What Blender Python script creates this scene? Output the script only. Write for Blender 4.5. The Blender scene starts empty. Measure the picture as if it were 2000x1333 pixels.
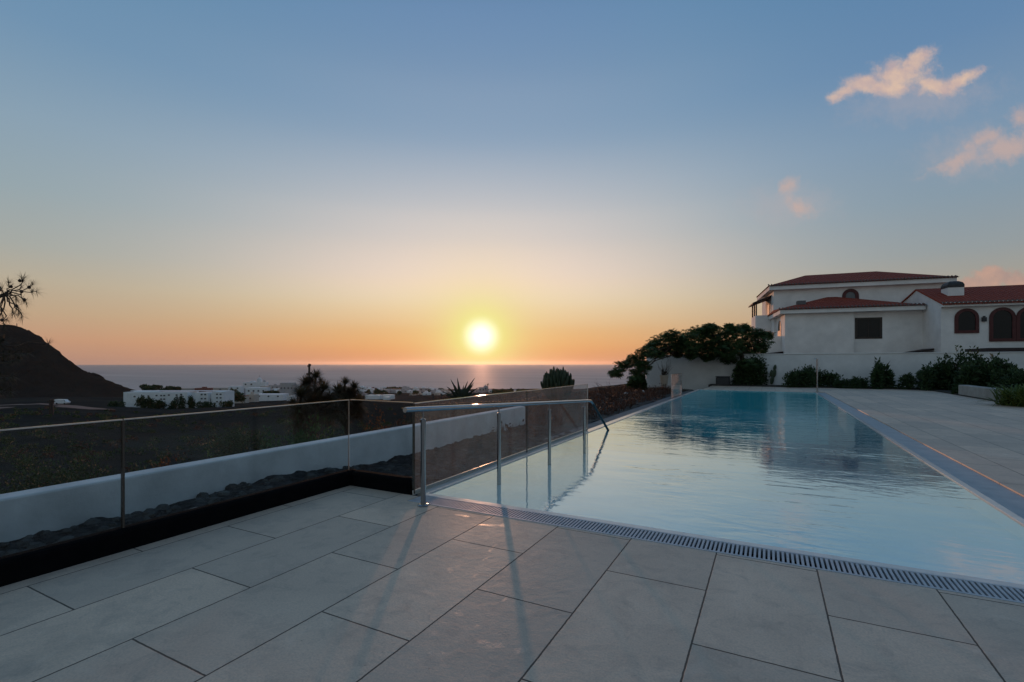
import bpy, math, random
import numpy as np
from mathutils import Vector, Matrix, noise as mnoise

# ------------------------------------------------------------------ camera
SC = bpy.context.scene
COL = SC.collection
R = math.radians
A = R(27.75)                      # camera heading, to the left of the pool's long axis
CA, SA = math.cos(A), math.sin(A)
H = 1.333                         # eye height above the terrace
F = 954.0

cam_d = bpy.data.cameras.new('camera')
cam = bpy.data.objects.new('camera', cam_d)
COL.objects.link(cam)
cam.location = (0, 0, H)
cam.rotation_euler = (R(90), 0, A)
cam_d.sensor_width = 36
cam_d.lens = 36 * F / 2000
cam_d.shift_y = 0.02175
cam_d.clip_start = 0.05
cam_d.clip_end = 200000
SC.camera = cam


def cw(X, Y, Z=0.0):
    """compass frame (X right of the view, Y ahead) to world (x across the pool, y along it)"""
    return Vector((X * CA - Y * SA, X * SA + Y * CA, Z))


def at(u, v, Y):
    """world point that lies Y metres ahead in the direction of photo position u, v"""
    return cw((u - 1000) / F * Y, Y, H - (v - 710) / F * Y)


# ------------------------------------------------------------------ exposure
SC.view_settings.view_transform = 'Standard'
SC.view_settings.look = 'None'
SC.view_settings.exposure = 0.0
SC.view_settings.gamma = 1.0
SC.render.engine = 'CYCLES'
SC.cycles.use_denoising = True
SC.cycles.max_bounces = 8
SC.cycles.transparent_max_bounces = 24
SC.cycles.caustics_reflective = False
SC.cycles.caustics_refractive = False
SC.cycles.sample_clamp_indirect = 4.0


def lin(c):
    return tuple(((x / 255) / 12.92 if x / 255 <= 0.04045 else ((x / 255 + 0.055) / 1.055) ** 2.4) for x in c)


class NT:
    """small helper round a node tree"""
    def __init__(s, tree):
        s.t = tree
        s.n = tree.nodes
        s.l = tree.links

    def new(s, kind, **kw):
        n = s.n.new(kind)
        for k, v in kw.items():
            setattr(n, k, v)
        return n

    def put(s, sock, v):
        if isinstance(v, bpy.types.NodeSocket):
            s.l.new(v, sock)
        elif isinstance(v, (tuple, list)) and len(v) == 3 and sock.type == 'RGBA':
            sock.default_value = (*v, 1)
        else:
            sock.default_value = v

    def math(s, op, a, b=None, c=None, clamp=False):
        n = s.new('ShaderNodeMath', operation=op, use_clamp=clamp)
        for i, v in enumerate((a, b, c)):
            if v is not None:
                s.put(n.inputs[i], v)
        return n.outputs[0]

    def vmath(s, op, a, b=None, out=0):
        n = s.new('ShaderNodeVectorMath', operation=op)
        s.put(n.inputs[0], a)
        if b is not None:
            s.put(n.inputs[1], b)
        return n.outputs[out]

    def mix(s, f, a, b, mode='MIX'):
        n = s.new('ShaderNodeMix', data_type='RGBA', blend_type=mode)
        s.put(n.inputs[0], f)
        s.put(n.inputs[6], a)
        s.put(n.inputs[7], b)
        return n.outputs[2]

    def ramp(s, f, stops, interp='LINEAR'):
        n = s.new('ShaderNodeValToRGB')
        n.color_ramp.interpolation = interp
        e = n.color_ramp.elements
        while len(e) < len(stops):
            e.new(0.5)
        for el, (p, c) in zip(e, stops):
            el.position = p
            el.color = (*c, 1) if isinstance(c, (tuple, list)) else (c, c, c, 1)
        s.put(n.inputs[0], f)
        return n.outputs[0]

    def noise(s, vec, scale, detail=4, rough=0.5, dist=0.0, out=0):
        n = s.new('ShaderNodeTexNoise')
        if vec is not None:
            s.put(n.inputs['Vector'], vec)
        n.inputs['Scale'].default_value = scale
        n.inputs['Detail'].default_value = detail
        n.inputs['Roughness'].default_value = rough
        n.inputs['Distortion'].default_value = dist
        return n.outputs[out]

    def maprange(s, v, a, b, c=0.0, d=1.0, kind='LINEAR'):
        n = s.new('ShaderNodeMapRange', interpolation_type=kind)
        s.put(n.inputs[0], v)
        for i, x in enumerate((a, b, c, d)):
            n.inputs[i + 1].default_value = x
        return n.outputs[0]


# ------------------------------------------------------------------ sky
SUN_C = Vector((-0.0629, 1.0, 0.0556)).normalized()       # towards the sun, compass frame
SUN_W = cw(SUN_C.x, SUN_C.y, SUN_C.z)

world = bpy.data.worlds.new('World')
SC.world = world
world.use_nodes = True
w = NT(world.node_tree)
w.n.clear()
tc = w.new('ShaderNodeTexCoord').outputs['Generated']
d = w.vmath('NORMALIZE', tc)
rx = w.vmath('DOT_PRODUCT', d, (CA, SA, 0), out=1)         # right of the sunset heading
fy = w.vmath('DOT_PRODUCT', d, (-SA, CA, 0), out=1)        # along it
sep = w.new('ShaderNodeSeparateXYZ')
w.put(sep.inputs[0], d)
dz = sep.outputs[2]
zc = w.math('MAXIMUM', dz, 0.0)
side = w.ramp(zc, [(0.0, lin((178, 138, 120))), (0.035, lin((194, 150, 121))), (0.075, lin((189, 163, 134))), (0.12, lin((182, 170, 149))),
                   (0.17, lin((164, 168, 162))), (0.25, lin((148, 165, 172))), (0.34, lin((136, 160, 178))), (0.45, lin((112, 146, 176))),
                   (0.6, lin((92, 135, 170))), (0.8, lin((86, 120, 154))), (1.0, lin((90, 118, 146)))])
near = w.ramp(zc, [(0.0, lin((226, 150, 104))), (0.035, lin((236, 172, 108))), (0.075, lin((236, 192, 138))), (0.12, lin((240, 214, 176))),
                   (0.17, lin((241, 218, 197))), (0.235, lin((221, 208, 199))), (0.30, lin((196, 195, 197))), (0.40, lin((150, 168, 188))),
                   (0.5, lin((126, 152, 181))), (0.6, lin((104, 137, 174))), (0.8, lin((90, 122, 156))), (1.0, lin((90, 118, 146)))], 'CARDINAL')
back = w.ramp(zc, [(0.0, lin((126, 132, 134))), (0.1, lin((150, 154, 152))), (0.25, lin((146, 160, 164))), (0.5, lin((118, 140, 156))),
                   (1.0, lin((90, 118, 146)))])
hl = w.math('SQRT', w.math('ADD', w.math('MULTIPLY', rx, rx), w.math('MULTIPLY', fy, fy)))
sh = math.hypot(SUN_C.x, SUN_C.y)
ca_ = w.math('DIVIDE', w.math('ADD', w.math('MULTIPLY', rx, SUN_C.x / sh), w.math('MULTIPLY', fy, SUN_C.y / sh)), w.math('MAXIMUM', hl, 1e-4))
wn = w.math('POWER', w.maprange(ca_, 0.62, 1.0), 3.2)
wb = w.maprange(ca_, 0.55, -0.5, 0.0, 1.0, 'SMOOTHSTEP')
sky = w.mix(wn, side, near)
sky = w.mix(wb, sky, back)
rt = w.maprange(w.math('DIVIDE', rx, w.math('MAXIMUM', hl, 1e-4)), 0.25, 0.75, 0.0, 1.0, 'SMOOTHSTEP')
sky = w.mix(rt, sky, w.mix(1.0, sky, (0.80, 0.85, 0.95), 'MULTIPLY'))
# glow round the sun, by true angle from it
ang = w.math('MULTIPLY', w.math('ARCCOSINE', w.math('MINIMUM', w.vmath('DOT_PRODUCT', d, tuple(SUN_W), out=1), 1.0)), 180 / math.pi)
g1 = w.math('EXPONENT', w.math('MULTIPLY', w.math('POWER', w.math('DIVIDE', ang, 7.4), 2.0), -1.0))
g2 = w.math('EXPONENT', w.math('MULTIPLY', w.math('POWER', w.math('DIVIDE', ang, 3.5), 2.0), -1.0))
g3 = w.math('POWER', w.maprange(ang, 3.0, 0.3, 0.0, 1.0, 'SMOOTHSTEP'), 1.5)
sky = w.mix(w.math('MULTIPLY', g1, 0.55), sky, lin((240, 220, 150)))
sky = w.mix(w.math('MULTIPLY', g2, 0.9), sky, lin((242, 245, 140)))
sky = w.mix(g3, sky, (1.35, 1.32, 1.12))
# a few small sunset clouds high on the right
cx = w.math('DIVIDE', rx, w.math('MAXIMUM', fy, 0.05))
cy = w.math('DIVIDE', dz, w.math('MAXIMUM', fy, 0.05))
cmb = w.new('ShaderNodeCombineXYZ')
w.put(cmb.inputs[0], cx)
w.put(cmb.inputs[1], cy)
cv = cmb.outputs[0]
wob = w.noise(cv, 14, 5, 0.6, out=1)
cvd = w.vmath('ADD', cv, w.vmath('MULTIPLY', w.vmath('SUBTRACT', wob, (0.5, 0.5, 0.5)), (0.045, 0.03, 0)))


def blobs(lst):
    cur = None
    for (u, v, ru, rv, rot) in lst:
        m = w.new('ShaderNodeMapping', vector_type='TEXTURE')
        w.put(m.inputs['Vector'], cvd)
        m.inputs['Location'].default_value = ((u - 1000) / F, (710 - v) / F, 0)
        m.inputs['Rotation'].default_value = (0, 0, R(rot))
        m.inputs['Scale'].default_value = (ru / F, rv / F, 1)
        val = w.math('SUBTRACT', 1.0, w.vmath('LENGTH', m.outputs[0], out=1))
        cur = val if cur is None else w.math('SMOOTH_MAX', cur, val, 0.25)
    return cur


fine = w.math('ADD', w.math('MULTIPLY', w.math('SUBTRACT', w.noise(cvd, 26, 8, 0.66), 0.5), 1.5), w.math('MULTIPLY', w.math('SUBTRACT', w.noise(cvd, 90, 4, 0.6), 0.5), 0.5))
strong = blobs([(1652, 176, 50, 20, 40), (1690, 160, 66, 24, 16), (1752, 146, 84, 40, 10), (1788, 116, 56, 18, 30), (1822, 168, 72, 24, -6), (1780, 130, 60, 26, 35),
                (1876, 154, 66, 17, 24), (1725, 170, 80, 22, 0)])
faint = blobs([(1965, 292, 80, 40, 12), (1995, 232, 36, 30, 0), (1868, 318, 80, 22, 24), (1918, 275, 70, 20, 24), (1537, 358, 30, 20, 20),
               (1562, 402, 40, 24, -30)])
wispy = blobs([(1800, 195, 210, 60, 8), (1540, 400, 130, 60, 0), (1900, 300, 160, 70, 10)])
low = blobs([(1948, 543, 66, 26, 6), (1900, 554, 70, 16, 0), (1985, 550, 50, 20, 0)])
m0 = w.math('MULTIPLY', w.maprange(w.math('ADD', wispy, w.math('MULTIPLY', fine, 0.7)), 0.0, 1.0, 0, 1, 'SMOOTHSTEP'), 0.32)
sky = w.mix(m0, sky, lin((186, 172, 172)))
m1 = w.math('MULTIPLY', w.maprange(w.math('ADD', strong, fine), -0.08, 0.85, 0, 1, 'SMOOTHSTEP'), 0.88)
m2 = w.math('MULTIPLY', w.maprange(w.math('ADD', faint, fine), -0.05, 1.0, 0, 1, 'SMOOTHSTEP'), 0.6)
m3 = w.math('MULTIPLY', w.maprange(w.math('ADD', low, fine), 0.0, 0.6, 0, 1, 'SMOOTHSTEP'), 0.72)
sky = w.mix(m2, sky, lin((205, 172, 158)))
sky = w.mix(m1, sky, w.mix(w.maprange(w.noise(cvd, 22, 4, 0.6), 0.35, 0.65), lin((196, 170, 166)), lin((224, 192, 168))))
sky = w.mix(m3, sky, w.mix(w.noise(cv, 30, 3), lin((140, 125, 130)), lin((222, 168, 140))))
bg = w.new('ShaderNodeBackground')
w.put(bg.inputs[0], sky)
bg.inputs[1].default_value = 1.0
wo = w.new('ShaderNodeOutputWorld')
w.l.new(bg.outputs[0], wo.inputs[0])
world.cycles.sampling_method = 'MANUAL'
world.cycles.sample_map_resolution = 1024

sun_d = bpy.data.lights.new('sun', 'SUN')
sun_d.energy = 1.35
sun_d.color = (1.0, 0.46, 0.26)
sun_d.angle = R(0.6)
sun = bpy.data.objects.new('sun', sun_d)
COL.objects.link(sun)
sun.location = (0, 0, 60)
sun.rotation_euler = SUN_W.to_track_quat('Z', 'Y').to_euler()

# ------------------------------------------------------------------ materials
MATS = {}


def mat(name, col, rough=0.7, var=0.15, scale=6.0, bump=0.0, bscale=None, metal=0.0, spec=0.5, col2=None, coord='Object', bdist=0.02):
    """a principled surface whose colour drifts with noise between col and col2"""
    if name in MATS:
        return MATS[name]
    m = bpy.data.materials.new(name)
    m.use_nodes = True
    t = NT(m.node_tree)
    p = t.n['Principled BSDF']
    tcn = t.new('ShaderNodeTexCoord').outputs[coord]
    n1 = t.noise(tcn, scale, 6, 0.6)
    c2 = col2 if col2 else tuple(x * (1 - var) for x in col)
    c1 = col if col2 else tuple(min(1, x * (1 + var * 0.6)) for x in col)
    t.put(p.inputs['Base Color'], t.mix(t.maprange(n1, 0.3, 0.7), c1, c2))
    t.put(p.inputs['Roughness'], t.maprange(n1, 0.2, 0.8, max(0.02, rough - 0.08), min(1, rough + 0.08)))
    p.inputs['Metallic'].default_value = metal
    p.inputs['Specular IOR Level'].default_value = spec
    if bump:
        b = t.new('ShaderNodeBump')
        b.inputs['Strength'].default_value = bump
        b.inputs['Distance'].default_value = bdist
        t.put(b.inputs['Height'], t.noise(tcn, bscale or scale * 4, 6, 0.6))
        t.l.new(b.outputs[0], p.inputs['Normal'])
    MATS[name] = m
    return m


def deck_material():
    m = bpy.data.materials.new('stone_tiles')
    m.use_nodes = True
    t = NT(m.node_tree)
    p = t.n['Principled BSDF']
    geo = t.new('ShaderNodeNewGeometry').outputs['Position']
    s = t.new('ShaderNodeSeparateXYZ')
    t.put(s.inputs[0], geo)
    c = t.new('ShaderNodeCombineXYZ')
    jit = t.math('MULTIPLY', t.math('SUBTRACT', t.noise(geo, 22, 3, 0.6), 0.5), 0.006)
    t.put(c.inputs[0], t.math('ADD', t.math('ADD', s.outputs[1], jit), -1.845 + 1.22 * 40))
    t.put(c.inputs[1], t.math('ADD', t.math('ADD', s.outputs[0], jit), 1.526 + 0.6 * 80))
    b = t.new('ShaderNodeTexBrick', offset=0.5, offset_frequency=2)
    t.put(b.inputs['Vector'], c.outputs[0])
    b.inputs['Color1'].default_value = (0.0, 0.0, 0.0, 1)
    b.inputs['Color2'].default_value = (1.0, 1.0, 1.0, 1)
    b.inputs['Mortar'].default_value = (0.5, 0.5, 0.5, 1)
    b.inputs['Scale'].default_value = 1.0
    b.inputs['Mortar Size'].default_value = 0.0050
    b.inputs['Mortar Smooth'].default_value = 0.25
    b.inputs['Brick Width'].default_value = 1.22
    b.inputs['Row Height'].default_value = 0.6
    tone = b.outputs['Color']
    mort = b.outputs['Fac']
    cloudy = t.noise(geo, 1.7, 6, 0.62, 0.4)
    speck = t.noise(geo, 90, 3, 0.6)
    dirt = t.noise(geo, 5.5, 8, 0.7, 1.2)
    base = t.mix(t.maprange(cloudy, 0.3, 0.7), (0.76, 0.585, 0.44), (0.60, 0.465, 0.355))
    base = t.mix(t.math('MULTIPLY', tone, 0.5), base, (0.38, 0.325, 0.27))
    base = t.mix(t.maprange(speck, 0.4, 0.75, 0, 0.45), base, (0.28, 0.25, 0.23))
    base = t.mix(t.maprange(dirt, 0.50, 0.76, 0, 0.55), base, (0.25, 0.225, 0.2))
    stain = t.maprange(t.noise(geo, 1.1, 7, 0.68, 2.0), 0.56, 0.68, 0, 0.34)
    base = t.mix(stain, base, (0.34, 0.29, 0.24))
    spots = t.maprange(t.noise(geo, 34, 2, 0.5), 0.72, 0.78, 0, 0.5)
    base = t.mix(spots, base, (0.20, 0.17, 0.145))
    base = t.mix(mort, base, (0.10, 0.084, 0.07))
    t.put(p.inputs['Base Color'], base)
    # a few nearly dry splash marks: smoother than the stone
    spl = t.maprange(t.noise(geo, 4.2, 5, 0.6, 1.6), 0.60, 0.68, 0, 1)
    r1 = t.math('ADD', t.maprange(cloudy, 0.2, 0.8, 0.52, 0.66), t.math('MULTIPLY', spl, -0.2))
    t.put(p.inputs['Roughness'], t.math('ADD', r1, t.math('MULTIPLY', mort, 0.35)))
    p.inputs['Specular IOR Level'].default_value = 0.5
    bp = t.new('ShaderNodeBump')
    bp.inputs['Strength'].default_value = 0.7
    bp.inputs['Distance'].default_value = 0.004
    hgt = t.math('ADD', t.math('MULTIPLY', mort, -1.0), t.math('MULTIPLY', speck, 0.22))
    t.put(bp.inputs['Height'], t.math('ADD', hgt, t.math('MULTIPLY', t.noise(geo, 14, 5, 0.65), 0.9)))
    t.l.new(bp.outputs[0], p.inputs['Normal'])
    return m


def glass_material(name, lo, hi):
    m = bpy.data.materials.new(name)
    m.use_nodes = True
    t = NT(m.node_tree)
    t.n.remove(t.n['Principled BSDF'])
    out = t.n['Material Output']
    lw = t.new('ShaderNodeLayerWeight')
    lw.inputs[0].default_value = 0.5
    f = t.math('ADD', t.math('MULTIPLY', t.math('POWER', lw.outputs['Facing'], 5.0), 0.75), 0.014)
    tr = t.new('ShaderNodeBsdfTransparent')
    tr.inputs[0].default_value = (0.86, 0.88, 0.87, 1)
    gl = t.new('ShaderNodeBsdfGlossy')
    gl.inputs['Roughness'].default_value = 0.01
    # salt and dust film; its amount per pane also stands in for glow
    geo = t.new('ShaderNodeNewGeometry').outputs['Position']
    film = t.new('ShaderNodeBsdfTranslucent')
    film.inputs[0].default_value = (0.75, 0.72, 0.7, 1)
    amount = t.maprange(t.noise(geo, 3.0, 8, 0.7, 0.6), 0.3, 0.75, lo, hi)
    speck = t.maprange(t.noise(geo, 55, 3, 0.6), 0.60, 0.72, 0.0, hi * 0.9)
    m1 = t.new('ShaderNodeMixShader')
    t.put(m1.inputs[0], t.math('ADD', amount, speck))
    t.l.new(tr.outputs[0], m1.inputs[1])
    t.l.new(film.outputs[0], m1.inputs[2])
    m2 = t.new('ShaderNodeMixShader')
    t.put(m2.inputs[0], f)
    t.l.new(m1.outputs[0], m2.inputs[1])
    t.l.new(gl.outputs[0], m2.inputs[2])
    t.l.new(m2.outputs[0], out.inputs[0])
    return m


def water_material():
    m = bpy.data.materials.new('pool_water')
    m.use_nodes = True
    t = NT(m.node_tree)
    t.n.remove(t.n['Principled BSDF'])
    out = t.n['Material Output']
    geo = t.new('ShaderNodeNewGeometry').outputs['Position']
    st = t.vmath('MULTIPLY', geo, (1.0, 1.0, 1.0))
    sy = t.new('ShaderNodeSeparateXYZ')
    t.put(sy.inputs[0], geo)
    far = t.maprange(sy.outputs[1], 8.0, 20.0, 0.0, 0.7)
    patch = t.math('ADD', far, t.maprange(t.noise(geo, 0.32, 3, 0.5, 0.4), 0.48, 0.68, 0.20, 0.9, 'SMOOTHSTEP'))
    rot = t.new('ShaderNodeMapping')
    t.put(rot.inputs['Vector'], st)
    rot.inputs['Rotation'].default_value = (0, 0, -A)
    rot.inputs['Scale'].default_value = (0.55, 1.5, 1)
    n1 = t.noise(rot.outputs[0], 3.2, 3, 0.5, 0.5)
    n2 = t.noise(rot.outputs[0], 9.0, 3, 0.55, 0.3)
    n3 = t.noise(geo, 0.9, 2, 0.5)
    hgt = t.math('ADD', t.math('MULTIPLY', n1, 0.9), t.math('ADD', t.math('MULTIPLY', n2, 0.28), t.math('MULTIPLY', n3, 1.2)))
    bp = t.new('ShaderNodeBump')
    bp.inputs['Distance'].default_value = 0.015
    t.put(bp.inputs['Strength'], patch)
    t.put(bp.inputs['Height'], hgt)
    lw = t.new('ShaderNodeLayerWeight')
    lw.inputs[0].default_value = 0.5
    t.l.new(bp.outputs[0], lw.inputs['Normal'])
    f = t.math('MINIMUM', t.math('ADD', t.math('MULTIPLY', t.math('POWER', lw.outputs['Facing'], 2.5), 0.95), 0.07), 0.68)
    tr = t.new('ShaderNodeBsdfTransparent')
    tr.inputs[0].default_value = (0.92, 0.97, 1.0, 1)
    gl = t.new('ShaderNodeBsdfGlossy')
    gl.inputs['Roughness'].default_value = 0.03
    gl.inputs[0].default_value = (0.88, 1.0, 0.97, 1)
    t.l.new(bp.outputs[0], gl.inputs['Normal'])
    mx = t.new('ShaderNodeMixShader')
    t.put(mx.inputs[0], f)
    t.l.new(tr.outputs[0], mx.inputs[1])
    t.l.new(gl.outputs[0], mx.inputs[2])
    t.l.new(mx.outputs[0], out.inputs[0])
    return m


def sea_material():
    m = bpy.data.materials.new('sea_water')
    m.use_nodes = True
    t = NT(m.node_tree)
    t.n.remove(t.n['Principled BSDF'])
    geo = t.new('ShaderNodeNewGeometry').outputs['Position']
    rot = t.new('ShaderNodeMapping')
    t.put(rot.inputs['Vector'], geo)
    rot.inputs['Rotation'].default_value = (0, 0, -A)
    rot.inputs['Scale'].default_value = (0.12, 1.0, 1)
    n1 = t.noise(rot.outputs[0], 0.0035, 5, 0.62)
    n2 = t.noise(geo, 0.05, 5, 0.65)
    bp = t.new('ShaderNodeBump')
    bp.inputs['Strength'].default_value = 0.4
    bp.inputs['Distance'].default_value = 3.0
    t.put(bp.inputs['Height'], t.math('ADD', n1, t.math('MULTIPLY', n2, 0.7)))
    gl = t.new('ShaderNodeBsdfGlossy')
    t.put(gl.inputs['Roughness'], t.maprange(n1, 0.3, 0.7, 0.52, 0.64))
    t.l.new(bp.outputs[0], gl.inputs['Normal'])
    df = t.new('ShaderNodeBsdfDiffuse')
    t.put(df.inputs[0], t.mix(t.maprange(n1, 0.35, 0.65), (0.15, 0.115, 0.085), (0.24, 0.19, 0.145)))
    mx = t.new('ShaderNodeMixShader')
    t.put(mx.inputs[0], t.maprange(n1, 0.32, 0.68, 0.14, 0.26))
    t.l.new(df.outputs[0], mx.inputs[1])
    t.l.new(gl.outputs[0], mx.inputs[2])
    g2 = t.new('ShaderNodeBsdfGlossy')
    g2.inputs['Roughness'].default_value = 0.8
    m2 = t.new('ShaderNodeMixShader')
    m2.inputs[0].default_value = 0.30
    t.l.new(mx.outputs[0], m2.inputs[1])
    t.l.new(g2.outputs[0], m2.inputs[2])
    t.l.new(m2.outputs[0], t.n['Material Output'].inputs[0])
    return m


def leaf_material(name, c1, c2, trans=0.3):
    m = bpy.data.materials.new(name)
    m.use_nodes = True
    t = NT(m.node_tree)
    t.n.remove(t.n['Principled BSDF'])
    out = t.n['Material Output']
    g = t.new('ShaderNodeNewGeometry')
    col = t.mix(g.outputs['Random Per Island'], c1, c2)
    df = t.new('ShaderNodeBsdfPrincipled')
    df.inputs['Roughness'].default_value = 0.55
    df.inputs['Specular IOR Level'].default_value = 0.3
    t.put(df.inputs['Base Color'], col)
    tl = t.new('ShaderNodeBsdfTranslucent')
    t.put(tl.inputs[0], col)
    mx = t.new('ShaderNodeMixShader')
    mx.inputs[0].default_value = trans
    t.l.new(df.outputs[0], mx.inputs[1])
    t.l.new(tl.outputs[0], mx.inputs[2])
    t.l.new(mx.outputs[0], out.inputs[0])
    return m


def roof_material():
    m = bpy.data.materials.new('clay_roof_tiles')
    m.use_nodes = True
    t = NT(m.node_tree)
    p = t.n['Principled BSDF']
    tco = t.new('ShaderNodeTexCoord').outputs['Object']
    s = t.new('ShaderNodeSeparateXYZ')
    t.put(s.inputs[0], tco)
    wv = t.math('SINE', t.math('MULTIPLY', s.outputs[0], 2 * math.pi / 0.24))
    st = t.math('FRACT', t.math('MULTIPLY', s.outputs[1], 1 / 0.36))
    n = t.noise(tco, 3.0, 6, 0.65)
    n2 = t.noise(tco, 14.0, 4, 0.6)
    c = t.mix(t.maprange(n, 0.3, 0.7), (0.38, 0.068, 0.032), (0.24, 0.045, 0.026))
    c = t.mix(t.maprange(n2, 0.5, 0.75, 0, 0.5), c, (0.16, 0.06, 0.05))
    t.put(p.inputs['Base Color'], c)
    p.inputs['Roughness'].default_value = 0.8
    p.inputs['Specular IOR Level'].default_value = 0.25
    bp = t.new('ShaderNodeBump')
    bp.inputs['Strength'].default_value = 0.9
    bp.inputs['Distance'].default_value = 0.06
    t.put(bp.inputs['Height'], t.math('ADD', wv, t.math('MULTIPLY', st, 0.6)))
    t.l.new(bp.outputs[0], p.inputs['Normal'])
    return m


def ground_material():
    m = bpy.data.materials.new('dry_hillside')
    m.use_nodes = True
    t = NT(m.node_tree)
    p = t.n['Principled BSDF']
    geo = t.new('ShaderNodeNewGeometry').outputs['Position']
    n1 = t.noise(geo, 0.018, 6, 0.6, 0.6)
    n2 = t.noise(geo, 0.35, 6, 0.65)
    n3 = t.noise(geo, 4.0, 5, 0.65)
    c = t.mix(t.maprange(n1, 0.35, 0.65), (0.024, 0.028, 0.028), (0.042, 0.043, 0.040))
    c = t.mix(t.maprange(n2, 0.5, 0.7, 0, 0.7), c, (0.016, 0.019, 0.012))
    c = t.mix(t.maprange(n3, 0.5, 0.8, 0, 0.5), c, (0.045, 0.039, 0.033))
    t.put(p.inputs['Base Color'], c)
    p.inputs['Roughness'].default_value = 1.0
    p.inputs['Specular IOR Level'].default_value = 0.0
    bp = t.new('ShaderNodeBump')
    bp.inputs['Strength'].default_value = 0.8
    bp.inputs['Distance'].default_value = 0.3
    t.put(bp.inputs['Height'], t.math('ADD', n2, t.math('MULTIPLY', n3, 0.3)))
    t.l.new(bp.outputs[0], p.inputs['Normal'])
    return m


M_DECK = deck_material()
M_GLASS = glass_material('clean_balustrade_glass', 0.0005, 0.004)
M_GLASS3 = glass_material('sky_glow_glass', 0.25, 0.5)  # thick film whitens the pane in place of bright sky light on it
M_GLASS2 = glass_material('sun_glow_balustrade_glass', 0.03, 0.09)  # extra film stands in for the low sun's glow through these panes
M_WATER = water_material()
M_SEA = sea_material()
M_ROOF = roof_material()
M_GROUND = ground_material()
def edge_material():
    m = bpy.data.materials.new('polished_glass_edge')
    m.use_nodes = True
    t = NT(m.node_tree)
    t.n.remove(t.n['Principled BSDF'])
    gl = t.new('ShaderNodeBsdfGlossy')
    gl.inputs[0].default_value = (1.0, 1.0, 1.0, 1)
    gl.inputs['Roughness'].default_value = 0.12
    tl = t.new('ShaderNodeBsdfTranslucent')
    tl.inputs[0].default_value = (0.90, 0.92, 0.88, 1)
    mx = t.new('ShaderNodeMixShader')
    mx.inputs[0].default_value = 0.35
    t.l.new(gl.outputs[0], mx.inputs[1])
    t.l.new(tl.outputs[0], mx.inputs[2])
    t.l.new(mx.outputs[0], t.n['Material Output'].inputs[0])
    return m


M_EDGE = edge_material()
M_SEAM = mat('dark_glass_seam', (0.05, 0.035, 0.025), 0.2, 0.2, 20, spec=0.8)
M_STEEL = mat('brushed_steel', (0.36, 0.36, 0.37), 0.14, 0.1, 30, metal=1.0)
M_GRATE = mat('drain_plastic', (0.44, 0.47, 0.51), 0.5, 0.15, 12, spec=0.3)
M_BLACK = mat('black_kerb', (0.005, 0.005, 0.006), 0.9, 0.2, 8, spec=0.05)
M_CHANNEL = mat('drain_channel', (0.02, 0.022, 0.025), 0.4, 0.2, 8)
M_POOLTILE = mat('pool_mosaic', (0.045, 0.52, 0.66), 0.4, 0.1, 1.5, bump=0.1, bscale=40, col2=(0.03, 0.44, 0.58))  # floor darkened to deepen the house's dark reflection in the water
M_FARSHELF = mat('lit_turquoise_mosaic', (0.14, 0.90, 0.95), 0.4, 0.1, 1.5, bump=0.1, bscale=40, col2=(0.10, 0.82, 0.90))  # bright floor colour stands in for the lit turquoise of the far water
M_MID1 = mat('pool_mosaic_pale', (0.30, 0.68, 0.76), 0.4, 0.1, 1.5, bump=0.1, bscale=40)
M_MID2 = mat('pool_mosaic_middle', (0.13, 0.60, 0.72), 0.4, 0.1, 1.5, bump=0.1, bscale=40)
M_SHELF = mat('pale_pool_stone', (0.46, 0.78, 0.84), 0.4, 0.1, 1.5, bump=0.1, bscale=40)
M_LIP = mat('wet_lip_stone', (0.62, 0.60, 0.58), 0.18, 0.12, 9, spec=0.7)
M_COPING = mat('coping_stone', (0.25, 0.32, 0.37), 0.4, 0.12, 5, bump=0.1, bscale=60)
M_WHITE = mat('white_plaster', (0.82, 0.81, 0.79), 0.85, 0.14, 0.9, bump=0.6, bscale=9, spec=0.15)
M_WHITE2 = mat('weathered_white_plaster', (0.74, 0.74, 0.74), 0.85, 0.12, 1.2, bump=0.3, bscale=25, spec=0.2)
M_LOWWALL = mat('smooth_white_render', (0.74, 0.76, 0.78), 0.9, 0.2, 2.2, bump=0.35, bscale=14, spec=0.1)
M_ROCK = mat('volcanic_rock', (0.07, 0.074, 0.076), 0.9, 0.5, 9, bump=0.9, bscale=16, spec=0.05, bdist=0.06, col2=(0.018, 0.019, 0.020))
M_RED = mat('dark_red_paint', (0.075, 0.009, 0.009), 0.55, 0.2, 5)
M_DARKWOOD = mat('dark_wood', (0.030, 0.020, 0.015), 0.6, 0.3, 6)
M_PANE = mat('window_pane', (0.008, 0.010, 0.012), 0.12, 0.1, 3, spec=0.25)
M_DARKROOF = mat('dark_awning', (0.035, 0.022, 0.022), 0.8, 0.25, 5)
M_TOWN = mat('town_white', (0.80, 0.80, 0.80), 0.9, 0.1, 0.3)
M_TOWN2 = mat('town_grey', (0.44, 0.42, 0.42), 0.9, 0.15, 0.3)
M_TOWN3 = mat('town_beige', (0.50, 0.44, 0.38), 0.9, 0.12, 0.3)
M_TOWNW = mat('town_window', (0.06, 0.065, 0.075), 0.3, 0.1, 1)
M_TERRA = mat('town_terracotta', (0.22, 0.08, 0.06), 0.9, 0.2, 0.5)
M_SHEET = mat('greenhouse_sheet', (0.80, 0.80, 0.80), 0.35, 0.05, 0.5)
M_BARK = mat('bark', (0.070, 0.048, 0.034), 0.9, 0.35, 9, bump=0.6, bscale=30)
M_POLE = mat('weathered_pole', (0.060, 0.040, 0.030), 0.9, 0.3, 5)
M_PINE = leaf_material('pine_needles', (0.020, 0.026, 0.014), (0.050, 0.048, 0.024), 0.12)
M_FIG = leaf_material('fig_leaves', (0.022, 0.050, 0.018), (0.080, 0.135, 0.042), 0.25)
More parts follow.
